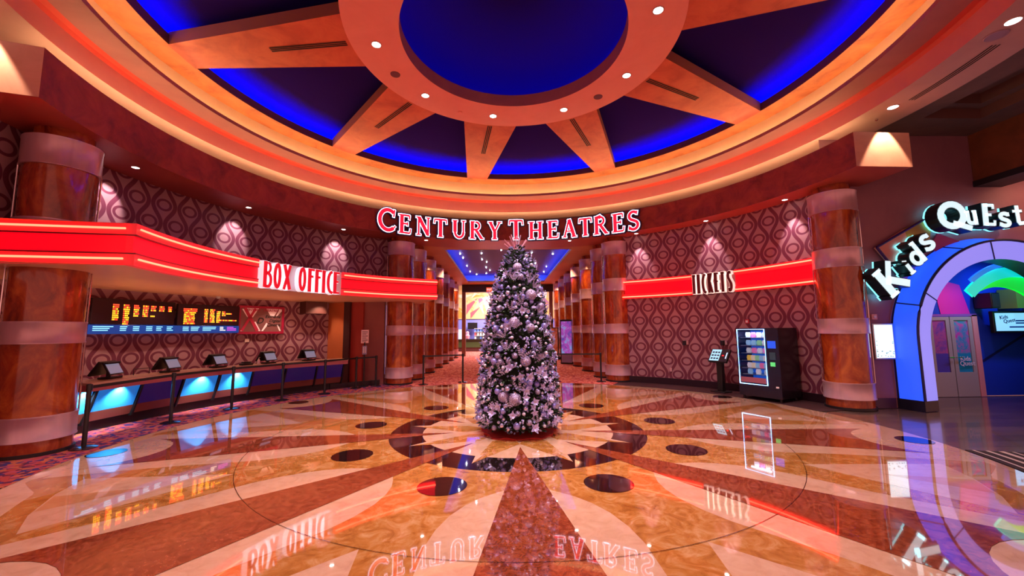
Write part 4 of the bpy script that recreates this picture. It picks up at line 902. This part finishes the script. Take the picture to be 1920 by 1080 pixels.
def pn(pts, col, nm):
    b = MB(); b.face([(x, 0, z) for x, z in pts]); b.face([(x, .05, z) for x, z in pts[::-1]])
    for i in range(len(pts)):
        u, v = pts[i], pts[(i+1) % len(pts)]; b.face([(u[0], 0, u[1]), (u[0], .05, u[1]), (v[0], .05, v[1]), (v[0], 0, v[1])])
    return b.build(nm, mat('board_'+nm, col, .5), bd)
pn([(8.33, 3.62), (9.05, 4.05), (9.15, 3.6), (8.72, 3.1)], (.75, .30, .25), 'salmon_panel')
pn([(9.05, 4.05), (9.80, 4.42), (9.6, 3.7), (9.15, 3.6)], (.42, .30, .05), 'olive_panel')
pn([(9.60, 3.62), (9.85, 3.95), (10.35, 3.75), (10.42, 3.45), (10.0, 3.35)], (.35, .01, .08), 'crimson_panel')
pn([(8.72, 3.1), (9.15, 3.6), (9.35, 3.3), (8.95, 2.85)], (.35, .18, .75), 'violet_panel')
for nm, pq in (('edge', [(8.33, 3.62), (10.18, 4.63)]), ('edge', [(8.33, 3.62), (8.95, 2.75)])):
    b = MB(); b.tube([(x, -.03, z) for x, z in pq], .028, 6); b.build('dark_edge', mat('edge_indigo', (.05, .01, .18), .4), bd)

# bulkhead and stepped ceiling at right
b = MB(); b.box(10.95, 11.6, -9, WY-.01, 5.22, 6.6); struct(b.build('trim_22', [mottled('bulkhead_brown', [(.13, .035, .012), (.22, .06, .02)], 2, .5)]))
b = MB(); b.box(10.93, 11.62, -9, WY-.01, 5.08, 5.22); struct(b.build('trim_23', [M_dark]))
b = MB(); zq = 6.35
for q in ([(8.3, -12), (9.0, -12), (9.0, WY), (8.3, WY)], [(9.0, .6), (11, .6), (11, WY), (9.0, WY)], [(10.3, -12), (11, -12), (11, .6), (10.3, .6)], [(9.0, -3.4), (10.3, -3.4), (10.3, -2.6), (9.0, -2.6)]):
    b.face([(x, y, zq) for x, y in q], 0)
for y0_, y1_ in ((-2.6, .6), (-12, -3.4)):
    for st, (ix, zz) in enumerate(((0, zq), (.22, zq+.22))):
        x0, x1, ya, yb = 9.0+ix, 10.3-ix, y0_+ix, y1_-ix
        for p, q in (((x0, ya), (x1, ya)), ((x1, ya), (x1, yb)), ((x1, yb), (x0, yb)), ((x0, yb), (x0, ya))): b.face([(*p, zz), (*q, zz), (*q, zz+.22), (*p, zz+.22)], 1)
        i2 = ix+.22
        X0, X1, YA, YB = 9.0+i2, 10.3-i2, y0_+i2, y1_-i2
        for q in ([(x0, ya), (x1, ya), (X1, YA), (X0, YA)], [(x1, ya), (x1, yb), (X1, YB), (X1, YA)], [(x1, yb), (x0, yb), (X0, YB), (X1, YB)], [(x0, yb), (x0, ya), (X0, YA), (X0, YB)]):
            b.face([(x, y, zz+.22) for x, y in q], 0)
    b.face([(9.44, y0_+.44, zq+.44), (9.86, y0_+.44, zq+.44), (9.86, y1_-.44, zq+.44), (9.44, y1_-.44, zq+.44)], 2)
struct(b.build('ceiling', [M_darkceil, mat('coffer_side', (.16, .07, .06), .6), mat('coffer_blue', (.01, .02, .25), .6)]))
# left of the hall, beyond the column
b = MB(); b.band(-60, -100, 8.35, 6.25, 14, 6.25, 0, 3, False); struct(b.build('ceiling', [MATS['ceiling_low']]))
# roof over all
b = MB(); b.face([(-20, -16, 9.3), (20, -16, 9.3), (20, 24, 9.3), (-20, 24, 9.3)]); struct(b.build('ceiling', [M_darkceil]))

# ------------------------------------------------------------ ceiling fittings
def downlight(loc, label, group, r=.09, up=None):
    t = thing('downlight', label, 'ceiling light', loc, 0, group)
    b = MB(); n = 24
    b.lathe([(r*1.0, .01), (r*1.0, -.006), (r*1.25, -.006), (r*1.25, .01)], n, cap=False); b.build('trim_ring', M_trimring, t)
    b = MB(); b.lathe([(r, -.002), (r, .01)], n); b.build('lens', M_downlight, t)
    return t
dl = None
for k in range(9):
    a = -90 + 40*k + (0 if k else 0); p = pol(a, 2.76, ZG-.005)
    if dl is None: dl = downlight(p, 'round downlight in the coral ceiling ring', 'downlights of the coral ceiling ring', .085)
    else: dup(dl, p)
    lamp('SPOT', 'downlight_beam', (p[0], p[1], ZG-.05), 800, (1, .76, .72), .08, (p[0]*1.15, p[1]*1.15, 0), 95, .8)
def grille(p, label, r=.11):
    b = MB(); b.lathe([(r, .006), (r*.95, -.008), (0, -.012)], 24); tag(b.build('ceiling_speaker', M_grille, loc=p), label, 'ceiling speaker', 'round speakers of the coral ring')
for a in (-110, 130): grille(pol(a, 2.80, ZG-.004), 'round %s ceiling speaker in the coral ring' % ('left' if a < 0 else 'right'))
b = MB(); b.lathe([(.06, .0), (.05, -.02), (.02, -.025)], 16); tag(b.build('smoke_detector', M_coral, loc=pol(-152, 2.86, ZG-.002)), 'small coral smoke detector on the ceiling ring left of centre', 'smoke detector')
beamname = {-130: 'left beam that points to the box office canopy', -170: 'narrow beam above the tree', 150: 'beam right of the one above the tree', 110: 'right beam towards the vending machine', -90: 'big left beam'}
for i, bA in enumerate(beams_a):
    a = bA if bA <= 180 else bA-360
    if a not in beamname: continue
    t = thing('air_slot', 'black slotted air vent in the ' + beamname[a], 'air vent', (0, 0, 0)); ux, uy = sin(R(a)), -cos(R(a)); tx, ty = cos(R(a)), sin(R(a))
    for s in (-.045, 0, .045):
        b = MB(); r0, r1 = 3.35, 4.85
        b.face([(ux*r+tx*(s+d), uy*r+ty*(s+d), zc(r)-.006) for r, d in ((r0, -.014), (r0, .014), (r1, .014), (r1, -.014))]); b.build('slot', M_slot, t)
    b = MB()
    for s in (-.07, .07): b.face([(ux*r+tx*(s+d), uy*r+ty*(s+d), zc(r)-.004) for r, d in ((r0, -.006), (r0, .006), (r1, .006), (r1, -.006))])
    b.build('frame', mat('vent_frame', (.3, .06, .03), .4), t)
# low ring lights
oring = [(89.9, 7.71, 'bright round downlight in the low ceiling above the right beam end', 260), (72.3, 7.62, 'round downlight at the top right corner of the ceiling', 120), (-70.6, 7.72, 'bright downlight in the low ceiling above the left beam end', 260)]
for a, r, lb, en in oring:
    p = pol(a, r, 6.245); dup(dl, p, 0, lb, 'downlights of the low ceiling ring')
    tgt = pol(a + (2.6 if a > 0 else -2.6), r, 4.2)
    lamp('SPOT', 'downlight_beam', (p[0], p[1], 6.2), en*1.3, (1, .66, .45), .03, tgt, 58, .25)
b = MB(); b.lathe([(.14, .0), (.13, -.012), (.115, -.012)], 28, cap=False); b.lathe([(.115, -.008), (0, -.01)], 28, cap=False)
tag(b.build('ceiling_speaker', mat('speaker_mauve', (.35, .2, .28), .5), loc=pol(74.6, 7.64, 6.245), ), 'large round mauve ceiling speaker at the top right', 'ceiling speaker')
b = MB(); b.lathe([(.03, 0), (.03, -.03), (.012, -.05)], 10); tag(b.build('sprinkler_head', M_chrome, loc=pol(93.2, 7.8, 6.245)), 'small chrome sprinkler beside the bright downlight above the right beam end', 'sprinkler')
t = thing('air_slot', 'long slotted air vent in the low ceiling ring at top right', 'air vent')
for s in (-.05, 0, .05):
    b = MB(); b.band(76.5, 88, 7.82+s, 6.244, 7.845+s, 6.244, 0, 1, False); b.build('slot', M_slot, t)
# sprinklers in the blue star fields
for i, (a, r) in enumerate(((-104, 4.6), (-147, 4.9), (170, 5.0), (130, 4.8), (92, 4.9))):
    b = MB(); b.lathe([(.03, .02), (.03, -.03), (.01, -.05)], 10); tag(b.build('sprinkler_head', M_chrome, loc=pol(a, r, 8.06-.06*(r-4))), 'tiny chrome sprinkler in a blue star field of the ceiling', 'sprinkler', 'sprinklers of the star ceiling')
# soffit lights
for a, lb in ((-92.3, 'small downlight under the beam beside the big left column'), (-113, 'small downlight under the beam above the left wallpaper'), (-134.6, 'small downlight under the beam left of the theatre sign'), (-156.4, 'small downlight under the beam at the left of the corridor mouth'),
              (162.4, 'small downlight under the beam at the right of the corridor mouth'), (143.9, 'small downlight under the beam just right of the corridor column'), (126.2, 'small downlight under the beam above the TICKETS sign'), (108.6, 'small downlight under the beam beside the right column')):
    p = pol(a, 7.45 if a > 0 else 7.56, 5.095); dup(dl, p, 0, lb, 'downlights under the curved beam', .7)
    inpor = abs(a) > 150
    tgt = pol(a, 8.15 if a < 0 else 7.66, 4.35 if a < 0 else 3.5) if not inpor else pol(a, 7.6, 0)
    lamp('SPOT', 'downlight_beam', (p[0], p[1], 5.06), (120 if a < 0 else 170) if not inpor else 90, (1, .78, .78), .02, tgt, 52, .6)
for a, r in ((-124, 7.5), (134, 7.4)):
    pass
# light from behind-counter soffit downlights
for a in (-96, -106, -116, -126, -134):
    p = pol(a, 8.75, 2.835); dup(dl, p, 0, 'small downlight under the orange canopy soffit above the counter staff area', 'downlights under the canopy', .6)
    lamp('SPOT', 'downlight_beam', (p[0], p[1], 2.80), 75, (1, .68, .48), .03, pol(a, 9.1, 0), 110, .8)
# added lamps with no fixture of their own: counter, partition, corridor
for a in (-93, -102, -110.5, -120, -129):
    lamp('SPOT', 'added_soffit_fill', pol(a, 8.0, 1.25), 22, (1, .50, .26), .08, pol(a, 8.35, 2.8), 150, .9)  # added, no lamp stands here; warms the canopy soffit from below
lamp('SPOT', 'partition_fill', (-6.5, 6.4, 2.78), 60, (1, .66, .46), .03, (-6.15, 6.85, 1.0), 80, .25)  # added spot without a fixture, brightens the orange partition
for i in range(4):
    for s in (-1, 1): lamp('SPOT', 'corridor_fill', (s*2.9, 9.5+3.2*i, 5.05), 260, (1, .5, .22), .06, (s*3.3, 9.5+3.2*i, 0), 110, .7)  # added amber spots without fixtures, turn the columns orange
lamp('AREA', 'hall_light', (0, 26, 6.4), 2600, (1, .8, .75), 5, (0, 26, 0))
lamp('SPOT', 'kids_light', (12.4, 1.7, 3.7), 130, (.12, .3, 1), .1, (12.6, 2.85, 1.2), 120, .9)
lamp('SPOT', 'kids_light', (11.3, 1.7, 3.4), 60, (1, .5, .8), .1, (11.4, 2.85, 1.4), 100, .9)
lamp('SPOT', 'bulkhead_beam', (12.2, .3, 5.0), 50, (1, .5, .28), .1, (12.2, 1.5, 4.2), 120, .8)

# ------------------------------------------------------------ corridor furnishings and far hall
t = thing('display_totem', 'tall black video totem with a blue and violet screen right in the corridor', 'video totem', (3.12, 13.95, 0), R(-32))
b = MB(); b.box(-.36, .36, 0, .2, 0, 2.35); bevel(b.build('cabinet', M_black, t), .02)
b = MB(); b.face([(-.30, -.003, .55), (.30, -.003, .55), (.30, -.003, 2.25), (-.30, -.003, 2.25)])
mt = mottled('totem_screen', [(.02, .05, .25), (.25, .04, .3), (.05, .35, .6)], 3, .2); bs = mt.node_tree.nodes['Principled BSDF']; crn = [n for n in mt.node_tree.nodes if n.type == 'VALTORGB'][0]
mt.node_tree.links.new(crn.outputs[0], bs.inputs['Emission Color']); bs.inputs['Emission Strength'].default_value = 1.1; b.build('screen', mt, t)
b = MB(); b.face([(-.30, -.003, .08), (.30, -.003, .08), (.30, -.003, .5), (-.30, -.003, .5)]); b.build('lower_print', mat('totem_low', (.3, .25, .5), .3), t)
t = thing('poster_stand', 'standing film poster with an orange and white figure at the far right of the corridor', 'poster stand', (2.78, 17.6, 0), R(-25))
b = MB(); b.box(-.42, .42, 0, .1, .15, 1.95); b.build('frame', M_black, t)
b = MB(); b.face([(-.38, -.004, .2), (.38, -.004, .2), (.38, -.004, 1.9), (-.38, -.004, 1.9)]); b.build('poster', mottled('film_poster', [(.3, .05, .02), (.7, .3, .2), (.8, .6, .55)], 2.5, .4), t)
b = MB(); b.box(-.45, .45, -.15, .25, 0, .15); b.build('foot', M_dark, t)
b = MB(); b.tube([(0, 0, 1.95), (0, 0, 2.2)], .03, 8); b.lathe([(0, 2.5), (.1, 2.45), (.13, 2.33), (.08, 2.2), (0, 2.17)], 12, cap=False); b.build('finial', M_dark, t)
# mural
mu = thing('geometric_mural', 'large angular orange, gold and white mural on the far wall beyond the corridor', 'mural', (0, 30.9, 0))
b = MB(); b.box(-8, 8, 0, .08, 2.9, 6.2); b.build('panel', mottled('mural_ground', [(.62, .30, .06), (.85, .55, .25), (.75, .45, .30)], 1.2, .5), mu)
rm = random.Random(12); cols = [(.9, .5, .15), (.95, .8, .6), (.75, .35, .05), (.95, .9, .85), (.6, .1, .15), (.85, .65, .35), (.35, .15, .3)]
for i, c in enumerate(cols):
    b = MB()
    for k in range(7):
        cx, cz = rm.uniform(-4.2, 4.2), rm.uniform(3.1, 5.9); a = rm.uniform(0, pi); l_, w_ = rm.uniform(.5, 1.5), rm.uniform(.08, .4)
        q = [(cx+l_*cos(a), cz+l_*sin(a)*.7), (cx+w_*cos(a+1.7), cz+w_*sin(a+1.7)), (cx-l_*.6*cos(a+.2), cz-l_*.6*sin(a+.2))]
        q = [(x, min(6.15, max(2.95, z))) for x, z in q]
        b = MB(); b.face([(x, -.004-i*.002-k*.0002, z) for x, z in q]); b.build('painted_shape', mat('mural_%d' % i, c, .5), mu)
b = MB(); b.face([(-2.2, -.03, 4.9), (-.2, -.03, 5.4), (-.4, -.03, 3.1), (-1.5, -.03, 3.0)]); b.build('white_panel', mat('mural_white', (.95, .85, .88), .5, emit=(1, .85, .88), es=.25), mu)
b = MB()
for z, x0, x1 in ((4.75, -1.8, -.6), (4.3, -1.7, -.6), (4.1, -1.5, -.8), (3.7, -1.5, -.7)): b.face([(x0, -.04, z), (x1, -.04, z), (x1, -.04, z-.06), (x0, -.04, z-.06)])
b.build('lettering', mat('mural_dark', (.05, .03, .08), .5), mu)
# concession counter, shelves, boxes
sh = thing('concession_counter', 'dark concession counter with a green front under the mural', 'counter', (0, 28, 0))
b = MB(); b.box(-5, 5, 0, .8, .35, 1.0); b.build('body', mat('conc_green', (.05, .09, .03), .4), sh)
b = MB(); b.box(-5.1, 5.1, -.1, .9, 1.0, 1.07); b.build('worktop', M_black, sh)
b = MB(); b.box(-5, 5, .05, .75, 0, .35); b.build('plinth', mat('conc_plinth', (.08, .02, .02), .5), sh)
sv = thing('display_shelf', 'white shelf unit with small goods behind the concession counter', 'shelf', (-2.1, 29.6, 0))
b = MB(); b.box(-.75, .75, .35, .4, 0, 2.0)
for z in (1.0, 1.35, 1.7, 2.0): b.box(-.75, .75, 0, .36, z-.03, z)
b.build('shelving', mat('shelf_white', (.7, .7, .75), .4), sv)
rg2 = random.Random(8); gb = None; gcol = {}
for z, zn in ((1.0, 'lowest'), (1.35, 'middle'), (1.7, 'top')):
    for k in range(6):
        cname, cc = rg2.choice([('red', (.7, .1, .1)), ('white', (.8, .8, .8)), ('dark', (.05, .05, .08)), ('blue', (.1, .2, .6))])
        lb = '%s packet on the %s shelf behind the concession counter' % (cname, zn); loc = (-2.75+k*.25, 29.7, z)
        if cname not in gcol:
            bq = MB(); bq.box(-.08, .08, -.06, .06, 0, .22); bq.box(-.05, .05, -.05, .05, .22, .25); gcol[cname] = bq.build('packet', mat('packet_'+cname, cc, .4), loc=loc); tag(gcol[cname], lb, 'packet', 'packets on the far shelves')
        else: dup(gcol[cname], loc, 0, lb)
b = MB(); b.box(-3.5, -2.6, 0, .3, 1.95, 2.55); b.box(-3.1, -3.0, .25, .78, 2.2, 2.3); tag(bevel(b.build('menu_monitor', M_black, loc=(0, 30.2, 0)), .02), 'black hanging monitor on the blue wall below the mural', 'monitor')
b = MB(); b.box(-4.4, -3.6, 0, .4, 0, .85); tag(b.build('lit_display_case', mat('case_white', (.6, .65, .8), .3, emit=(.6, .65, .9), es=.6), loc=(0, 28.2, 1.07)), 'pale lit display case on the concession counter at left', 'display case')
b = MB(); b.lathe([(0, 0), (.16, .02), (.2, .3), (.12, .42), (.14, .6), (.05, .68), (0, .69)], 14); tag(b.build('plush_toy', mat('toy_pink', (.8, .3, .4), .6), loc=(-3.35, 28.4, 1.07)), 'pink plush shape on the concession counter at far left', 'toy')
b = MB(); b.box(-.9, .1, 0, .2, 2.1, 2.95); b.box(-.45, -.4, .08, .12, 2.95, 6.6); tag(b.build('orange_hanging_sign', mat('hang_orange', (.9, .25, .08), .4, emit=(1, .25, .08), es=.4), loc=(-.75, 27.8, 0)), 'orange hanging sign left of the tree under the mural', 'sign')
b = MB(); b.lathe([(0, -.25), (.2, -.16), (.27, 0), (.2, .16), (.02, .25), (.02, 3.9)], 16, cap=False); tag(b.build('red_ball_lamp', mat('ball_red', (.9, .08, .05), .3, emit=(1, .08, .03), es=.8), loc=(2.75, 24, 2.7)), 'red ball lamp right of the tree beyond the corridor', 'lamp')
pa = make_post(-3.3, 25, 'black stanchion in the far hall before the concession counter, left', 'far stanchions'); make_post(-1.9, 25, 'black stanchion in the far hall before the concession counter, right', 'far stanchions'); belt(pa, -3.3, 25, -1.9, 25)
ex = thing('exit_sign', 'small red exit sign hanging from the dark header at the corridor end', 'exit sign', (-1.2, 21.25, 4.72)); b = MB(); b.box(-.2, .2, 0, .06, -.14, .14); b.build('housing', mat('exit_red', (.8, .08, .04), .4, emit=(1, .08, .03), es=1.2), ex); b = MB(); b.box(-.01, .01, .02, .04, .14, .4); b.build('stem', M_dark, ex)
text_part('EXIT', 'lettering', .17, mat('exit_white', (1, .8, .8), .4, emit=(1, .7, .6), es=1.5), ex, (0, -.004, 0), (R(90), 0, 0))
# striped mat at the lower right
b = MB()
b.ringsolid(75.6, 52, 6.70, 8.7, -.011, .003, 0, 2)
for i in range(12): b.band(75.6, 52, 6.78+i*.155, .0045, 6.81+i*.155+.02*(i % 3), .0045, 1, 2, False)
tag(b.build('striped_mat', [mat('mat_black', (.02, .01, .015), .9), mat('mat_cream', (.5, .4, .4), .9)], merge=False), 'black carpet runner with thin cream curved stripes at the right edge, beside the stone floor', 'mat')

# ------------------------------------------------------------ christmas tree
TX, TY = .02, -.12
prof = [(.0, .50), (.10, .66), (.25, .74), (.6, .70), (1.0, .67), (1.6, .62), (2.0, .54), (2.4, .46), (2.8, .36), (3.1, .24), (3.3, .13), (3.42, .04)]
def trr(z):
    for (z0, r0), (z1, r1) in zip(prof[:-1], prof[1:]):
        if z0 <= z <= z1: return r0 + (r1-r0)*(z-z0)/(z1-z0)
    return .04
tree = thing('christmas_tree', 'tall decorated christmas tree covered in lavender and silver ornaments in the middle of the floor', 'christmas tree', (TX, TY, 0))
b = MB(); b.tube([(0, 0, 0), (0, 0, 3.3)], [.06, .01], 8); b.build('trunk', mat('bark', (.06, .03, .02), .8), tree)
b = MB(); b.lathe([(trr(z)*.80, z) for z in (.12, .3, .6, 1, 1.6, 2, 2.4, 2.8, 3.1, 3.3)], 20); b.build('inner_boughs', mottled('fir_dark', [(.004, .01, .008), (.012, .03, .014)], 9, .9), tree)
rt_ = random.Random(21); b = MB()
for i in range(5200):
    z = 3.35*(1-rt_.random()**.75)*.98+.1; a = rt_.uniform(0, 2*pi); r = trr(z)*rt_.uniform(.78, 1.02)
    ox, oy, oz = r*cos(a), r*sin(a), z
    L_ = rt_.uniform(.05, .11); up_ = rt_.uniform(-.5, .5); a2 = a + rt_.uniform(-.8, .8)
    d = Vector((cos(a2), sin(a2), up_)).normalized()*L_; s_ = d.cross(Vector((0, 0, 1))).normalized()*.012; s2 = s_.cross(d).normalized()*.012
    p = Vector((ox, oy, oz)); tip = p+d
    mi = 0 if rt_.random() < .62 else (1 if rt_.random() < .6 else 2)
    b.face([p+s_, p+d*.5+s_*1.6, tip, p+d*.5-s_*1.6, p-s_], mi); b.face([p+s2, p+d*.5+s2*1.4, tip, p+d*.5-s2*1.4, p-s2], mi)
fo = b.build('needles', [mottled('fir_green', [(.01, .035, .012), (.03, .07, .02)], 12, .8), mat('frosted_tip', (.32, .32, .62), .6), mat('silver_leaf', (.56, .56, .9), .35, .3)], tree, merge=False); fo['kind'] = 'stuff'
# ornaments: every one its own thing, hanging on the tree
def sphere_mb(r, nu=16, nv=10, sq=1):
    b = MB(); pr_ = [(max(0, r*sin(pi*i/nv)), -r*cos(pi*i/nv)*sq) for i in range(nv+1)]; pr_[0] = (0, -r*sq); pr_[-1] = (0, r*sq); b.lathe(pr_, nu, cap=False); return b
def glitter(name, c1, c2, rough=.35):
    m = mat(name, c1, rough, .5); nt = m.node_tree; bs = nt.nodes['Principled BSDF']; tc = node(nt, 'ShaderNodeTexCoord'); v = node(nt, 'ShaderNodeTexVoronoi'); v.inputs['Scale'].default_value = 75
    cr = node(nt, 'ShaderNodeValToRGB'); cr.color_ramp.elements[0].position = .15; cr.color_ramp.elements[0].color = (*c2, 1); cr.color_ramp.elements[1].position = .5; cr.color_ramp.elements[1].color = (*c1, 1)
    bp = node(nt, 'ShaderNodeBump'); bp.inputs['Strength'].default_value = .8; bp.inputs['Distance'].default_value = .01
    nt.links.new(tc.outputs['Object'], v.inputs['Vector']); nt.links.new(v.outputs['Distance'], cr.inputs[0]); nt.links.new(cr.outputs[0], bs.inputs['Base Color']); nt.links.new(v.outputs['Distance'], bp.inputs['Height']); nt.links.new(bp.outputs[0], bs.inputs['Normal']); return m
def ornament(r, m, name, label, cat, group):
    o = sphere_mb(r).build(name, m); tag(o, label, cat, group)
    b = MB(); b.lathe([(r*.18, r*.93), (r*.18, r*1.12), (r*.05, r*1.16)], 8); b.build('cap', M_chrome, o)
    return o
K = [ornament(.055, mat('bauble_lavender', (.34, .34, .85), .22, .5), 'lavender_bauble', 'smooth lavender bauble on the christmas tree', 'bauble', 'lavender baubles on the tree'),
     ornament(.042, mat('bauble_silver', (.62, .62, .95), .14, .8), 'silver_bauble', 'shiny silver bauble on the christmas tree', 'bauble', 'silver baubles on the tree'),
     ornament(.030, mat('bauble_pearl', (.72, .70, .92), .3, .2), 'pearl_bauble', 'small pearly bauble on the christmas tree', 'bauble', 'small pearl baubles on the tree'),
     ornament(.05, glitter('bauble_glitter', (.30, .26, .50), (.8, .75, 1)), 'glitter_bauble', 'mid-size glittery mauve bauble on the christmas tree', 'bauble', 'glitter baubles on the tree')]
# flower (poinsettia) and twig spray and berry cluster
b = MB()
for k in range(9):
    a = 2*pi*k/9; tl = .3 if k % 2 else .65; L_ = .085 if k % 2 else .065
    d = Vector((cos(a)*cos(tl), -sin(tl), sin(a)*cos(tl))); s_ = Vector((-sin(a), 0, cos(a)))*.022
    b.face([(0, 0, 0), tuple(d*L_*.5+s_), tuple(d*L_), tuple(d*L_*.5-s_)])
flower = b.build('fabric_flower', mat('petal_silver', (.60, .58, .95), .4, .2), merge=False); tag(flower, 'silvery lilac fabric flower on the christmas tree', 'flower ornament', 'fabric flowers on the tree')
sphere_mb(.014, 8, 6).build('heart', M_chrome, flower)
b = MB()
for k in range(3):
    a = -.6+.6*k; p0 = Vector((0, 0, 0)); p1 = Vector((sin(a)*.16, -.03, cos(a)*.16))
    b.tube([p0, p1], .0025, 4)
    for j in range(1, 6):
        q = p0.lerp(p1, j/5)
        for sd in (-1, 1):
            dv = (p1-p0).normalized(); sv = Vector((dv.z, 0, -dv.x))*sd; t_ = dv*.030 + sv*.022 + Vector((0, -.012, 0)); wv = (dv*-.5 + sv).normalized()*.009; b.face([tuple(q), tuple(q+t_*.5+wv), tuple(q+t_), tuple(q+t_*.5-wv)])
spray = b.build('leaf_spray', mat('spray_frost', (.58, .58, .95), .4, .3), merge=False); tag(spray, 'frosted leaf spray on the christmas tree', 'leaf ornament', 'leaf sprays on the tree')
b = MB(); rb = random.Random(4)
for k in range(9):
    c = Vector((rb.uniform(-.036, .036), rb.uniform(-.02, .015), rb.uniform(-.036, .036)))
    for f_ in sphere_mb(.014, 8, 6).f: pass
    sm_ = sphere_mb(.014, 8, 6); i0 = len(b.v); b.v += [(x+c.x, y+c.y, z+c.z) for x, y, z in sm_.v]; b.f += [tuple(i+i0 for i in f_) for f_ in sm_.f]; b.m += sm_.m; b.uv += sm_.uv; b.sm += sm_.sm
berries = b.build('berry_cluster', mat('berry_pearl', (.55, .55, .92), .25, .4)); tag(berries, 'cluster of pearly berries on the christmas tree', 'berry ornament', 'berry clusters on the tree')
occ = []
def put(src, first, z, a, rmul, sc=1.0, face=False, dz=0):
    r = trr(z)*rmul; loc = (TX + r*sin(a), TY - r*cos(a), z)
    rot = (rt_.uniform(-.4, .3), rt_.uniform(-.6, .6), a) if face else (rt_.uniform(-.2, .2), rt_.uniform(-.2, .2), a)
    if first: src.location = loc; src.rotation_euler = rot; src.scale = (sc,)*3; return src
    return dup(src, loc, rot, scale=sc)
def scatter(src, n, rm, s0, s1, face=False, amax=2.0):
    for i in range(n):
        for tr in range(30):
            z = .18 + 3.05*(1-rt_.random()**.62)
            a = rt_.uniform(-amax, amax); r = trr(z)
            p = Vector((r*sin(a), -r*cos(a), z)); rr5 = .055*(s0+s1)/2
            if all((p-q).length > (rr5+w5)*.72 for q, w5 in occ): break
        occ.append((p, rr5)); put(src, i == 0, z, a, rt_.uniform(*rm), rt_.uniform(s0, s1), face)
# the big glitter balls one can single out
big = [(965, 507, .10, 'glittery ball near the top of the christmas tree'), (989, 559, .125, 'glittery ball at the right of the christmas tree, upper half'), (957, 611, .115, 'glittery ball left of centre halfway up the christmas tree'), (987, 622, .10, 'glittery ball right of centre halfway up the christmas tree'),
       (977, 682, .115, 'glittery ball in the middle of the lower half of the christmas tree'), (934, 749, .115, 'left one of two big glittery balls side by side low on the christmas tree'), (956, 754, .125, 'right one of two big glittery balls side by side low on the christmas tree')]
mg = glitter('big_glitter', (.34, .28, .50), (.9, .8, 1))
for (pos_a, zz, rr4, lb) in [(-.02, 2.93, .085, big[0][3]), (.52, 2.42, .105, big[1][3]), (-.14, 1.94, .095, big[2][3]), (.36, 1.84, .085, big[3][3]), (.17, 1.28, .095, big[4][3]), (-.42, .70, .10, big[5][3]), (-.12, .66, .11, big[6][3])]:
    o = sphere_mb(rr4, 24, 14).build('glitter_ball', mg); tag(o, 'large ' + lb, 'bauble', 'large glitter balls on the tree'); r = trr(zz)*.96
    o.location = (TX + r*sin(pos_a), TY - r*cos(pos_a), zz); MB().lathe([(rr4*.15, rr4*.95), (rr4*.15, rr4*1.1)], 8).build('cap', M_chrome, o)
    occ.append((Vector((r*sin(pos_a), -r*cos(pos_a), zz)), rr4))
scatter(K[0], 62, (.94, 1.03), .75, 1.15); scatter(K[3], 30, (.95, 1.03), .8, 1.2); scatter(K[1], 60, (.97, 1.06), .7, 1.15)
scatter(flower, 85, (1.0, 1.08), .8, 1.25, True); scatter(K[2], 80, (.98, 1.08), .7, 1.1); scatter(berries, 46, (1.0, 1.08), .8, 1.3, True); scatter(spray, 80, (.96, 1.06), .8, 1.2, True)
# topper twigs
tp = thing('tree_topper', 'spray of pink and silver glitter twigs on top of the christmas tree', 'tree topper', (TX, TY, 3.25))
for k, (a, l_) in enumerate(((-52, .30), (-44, .34), (-38, .28), (-24, .34), (-16, .38), (-8, .3), (0, .34), (8, .3), (34, .32), (40, .30), (12, .36))):
    b = MB(); p1 = Vector((sin(R(a))*l_, (-.06 if k % 2 else .05), cos(R(a))*l_)); b.tube([(0, 0, 0), p1*.5+Vector((sin(R(a))*.01, 0, 0)), p1], [.006, .006, .011], 5); b.build('twig', mat('twig_pink', (.75, .35, .45), .4, .3) if k < 6 or 8 <= k < 10 else mat('twig_silver', (.6, .5, .68), .4, .4), tp)
# skirt
b = MB(); n = 60
for i in range(n):
    a, c = 2*pi*i/n, 2*pi*(i+1)/n
    def rr6(t_): return .66 + .03*sin(5*t_) + .02*sin(11*t_+1)
    def zz6(t_, r): return .015 + .02*max(0, sin(9*t_))*(r > .5)
    for r0, r1 in ((.05, .3), (.3, .5), (.5, None)):
        q = [(r0, a), (r0, c), (r1 or rr6(c), c), (r1 or rr6(a), a)]
        b.face([(r*cos(t_), r*sin(t_), zz6(t_, r) + (.05 if r < .1 else (.03 if r < .35 else 0))) for r, t_ in q], smooth=True)
    b.face([(rr6(a)*cos(a), rr6(a)*sin(a), .001), (rr6(c)*cos(c), rr6(c)*sin(c), .001), (rr6(c)*cos(c), rr6(c)*sin(c), zz6(c, 1)), (rr6(a)*cos(a), rr6(a)*sin(a), zz6(a, 1))], smooth=True)
tag(b.build('tree_skirt', mottled('skirt_red', [(.35, .01, .01), (.6, .03, .02)], 6, .7), loc=(TX, TY, .0)), 'red tree skirt lying on the floor around the foot of the christmas tree', 'tree skirt')
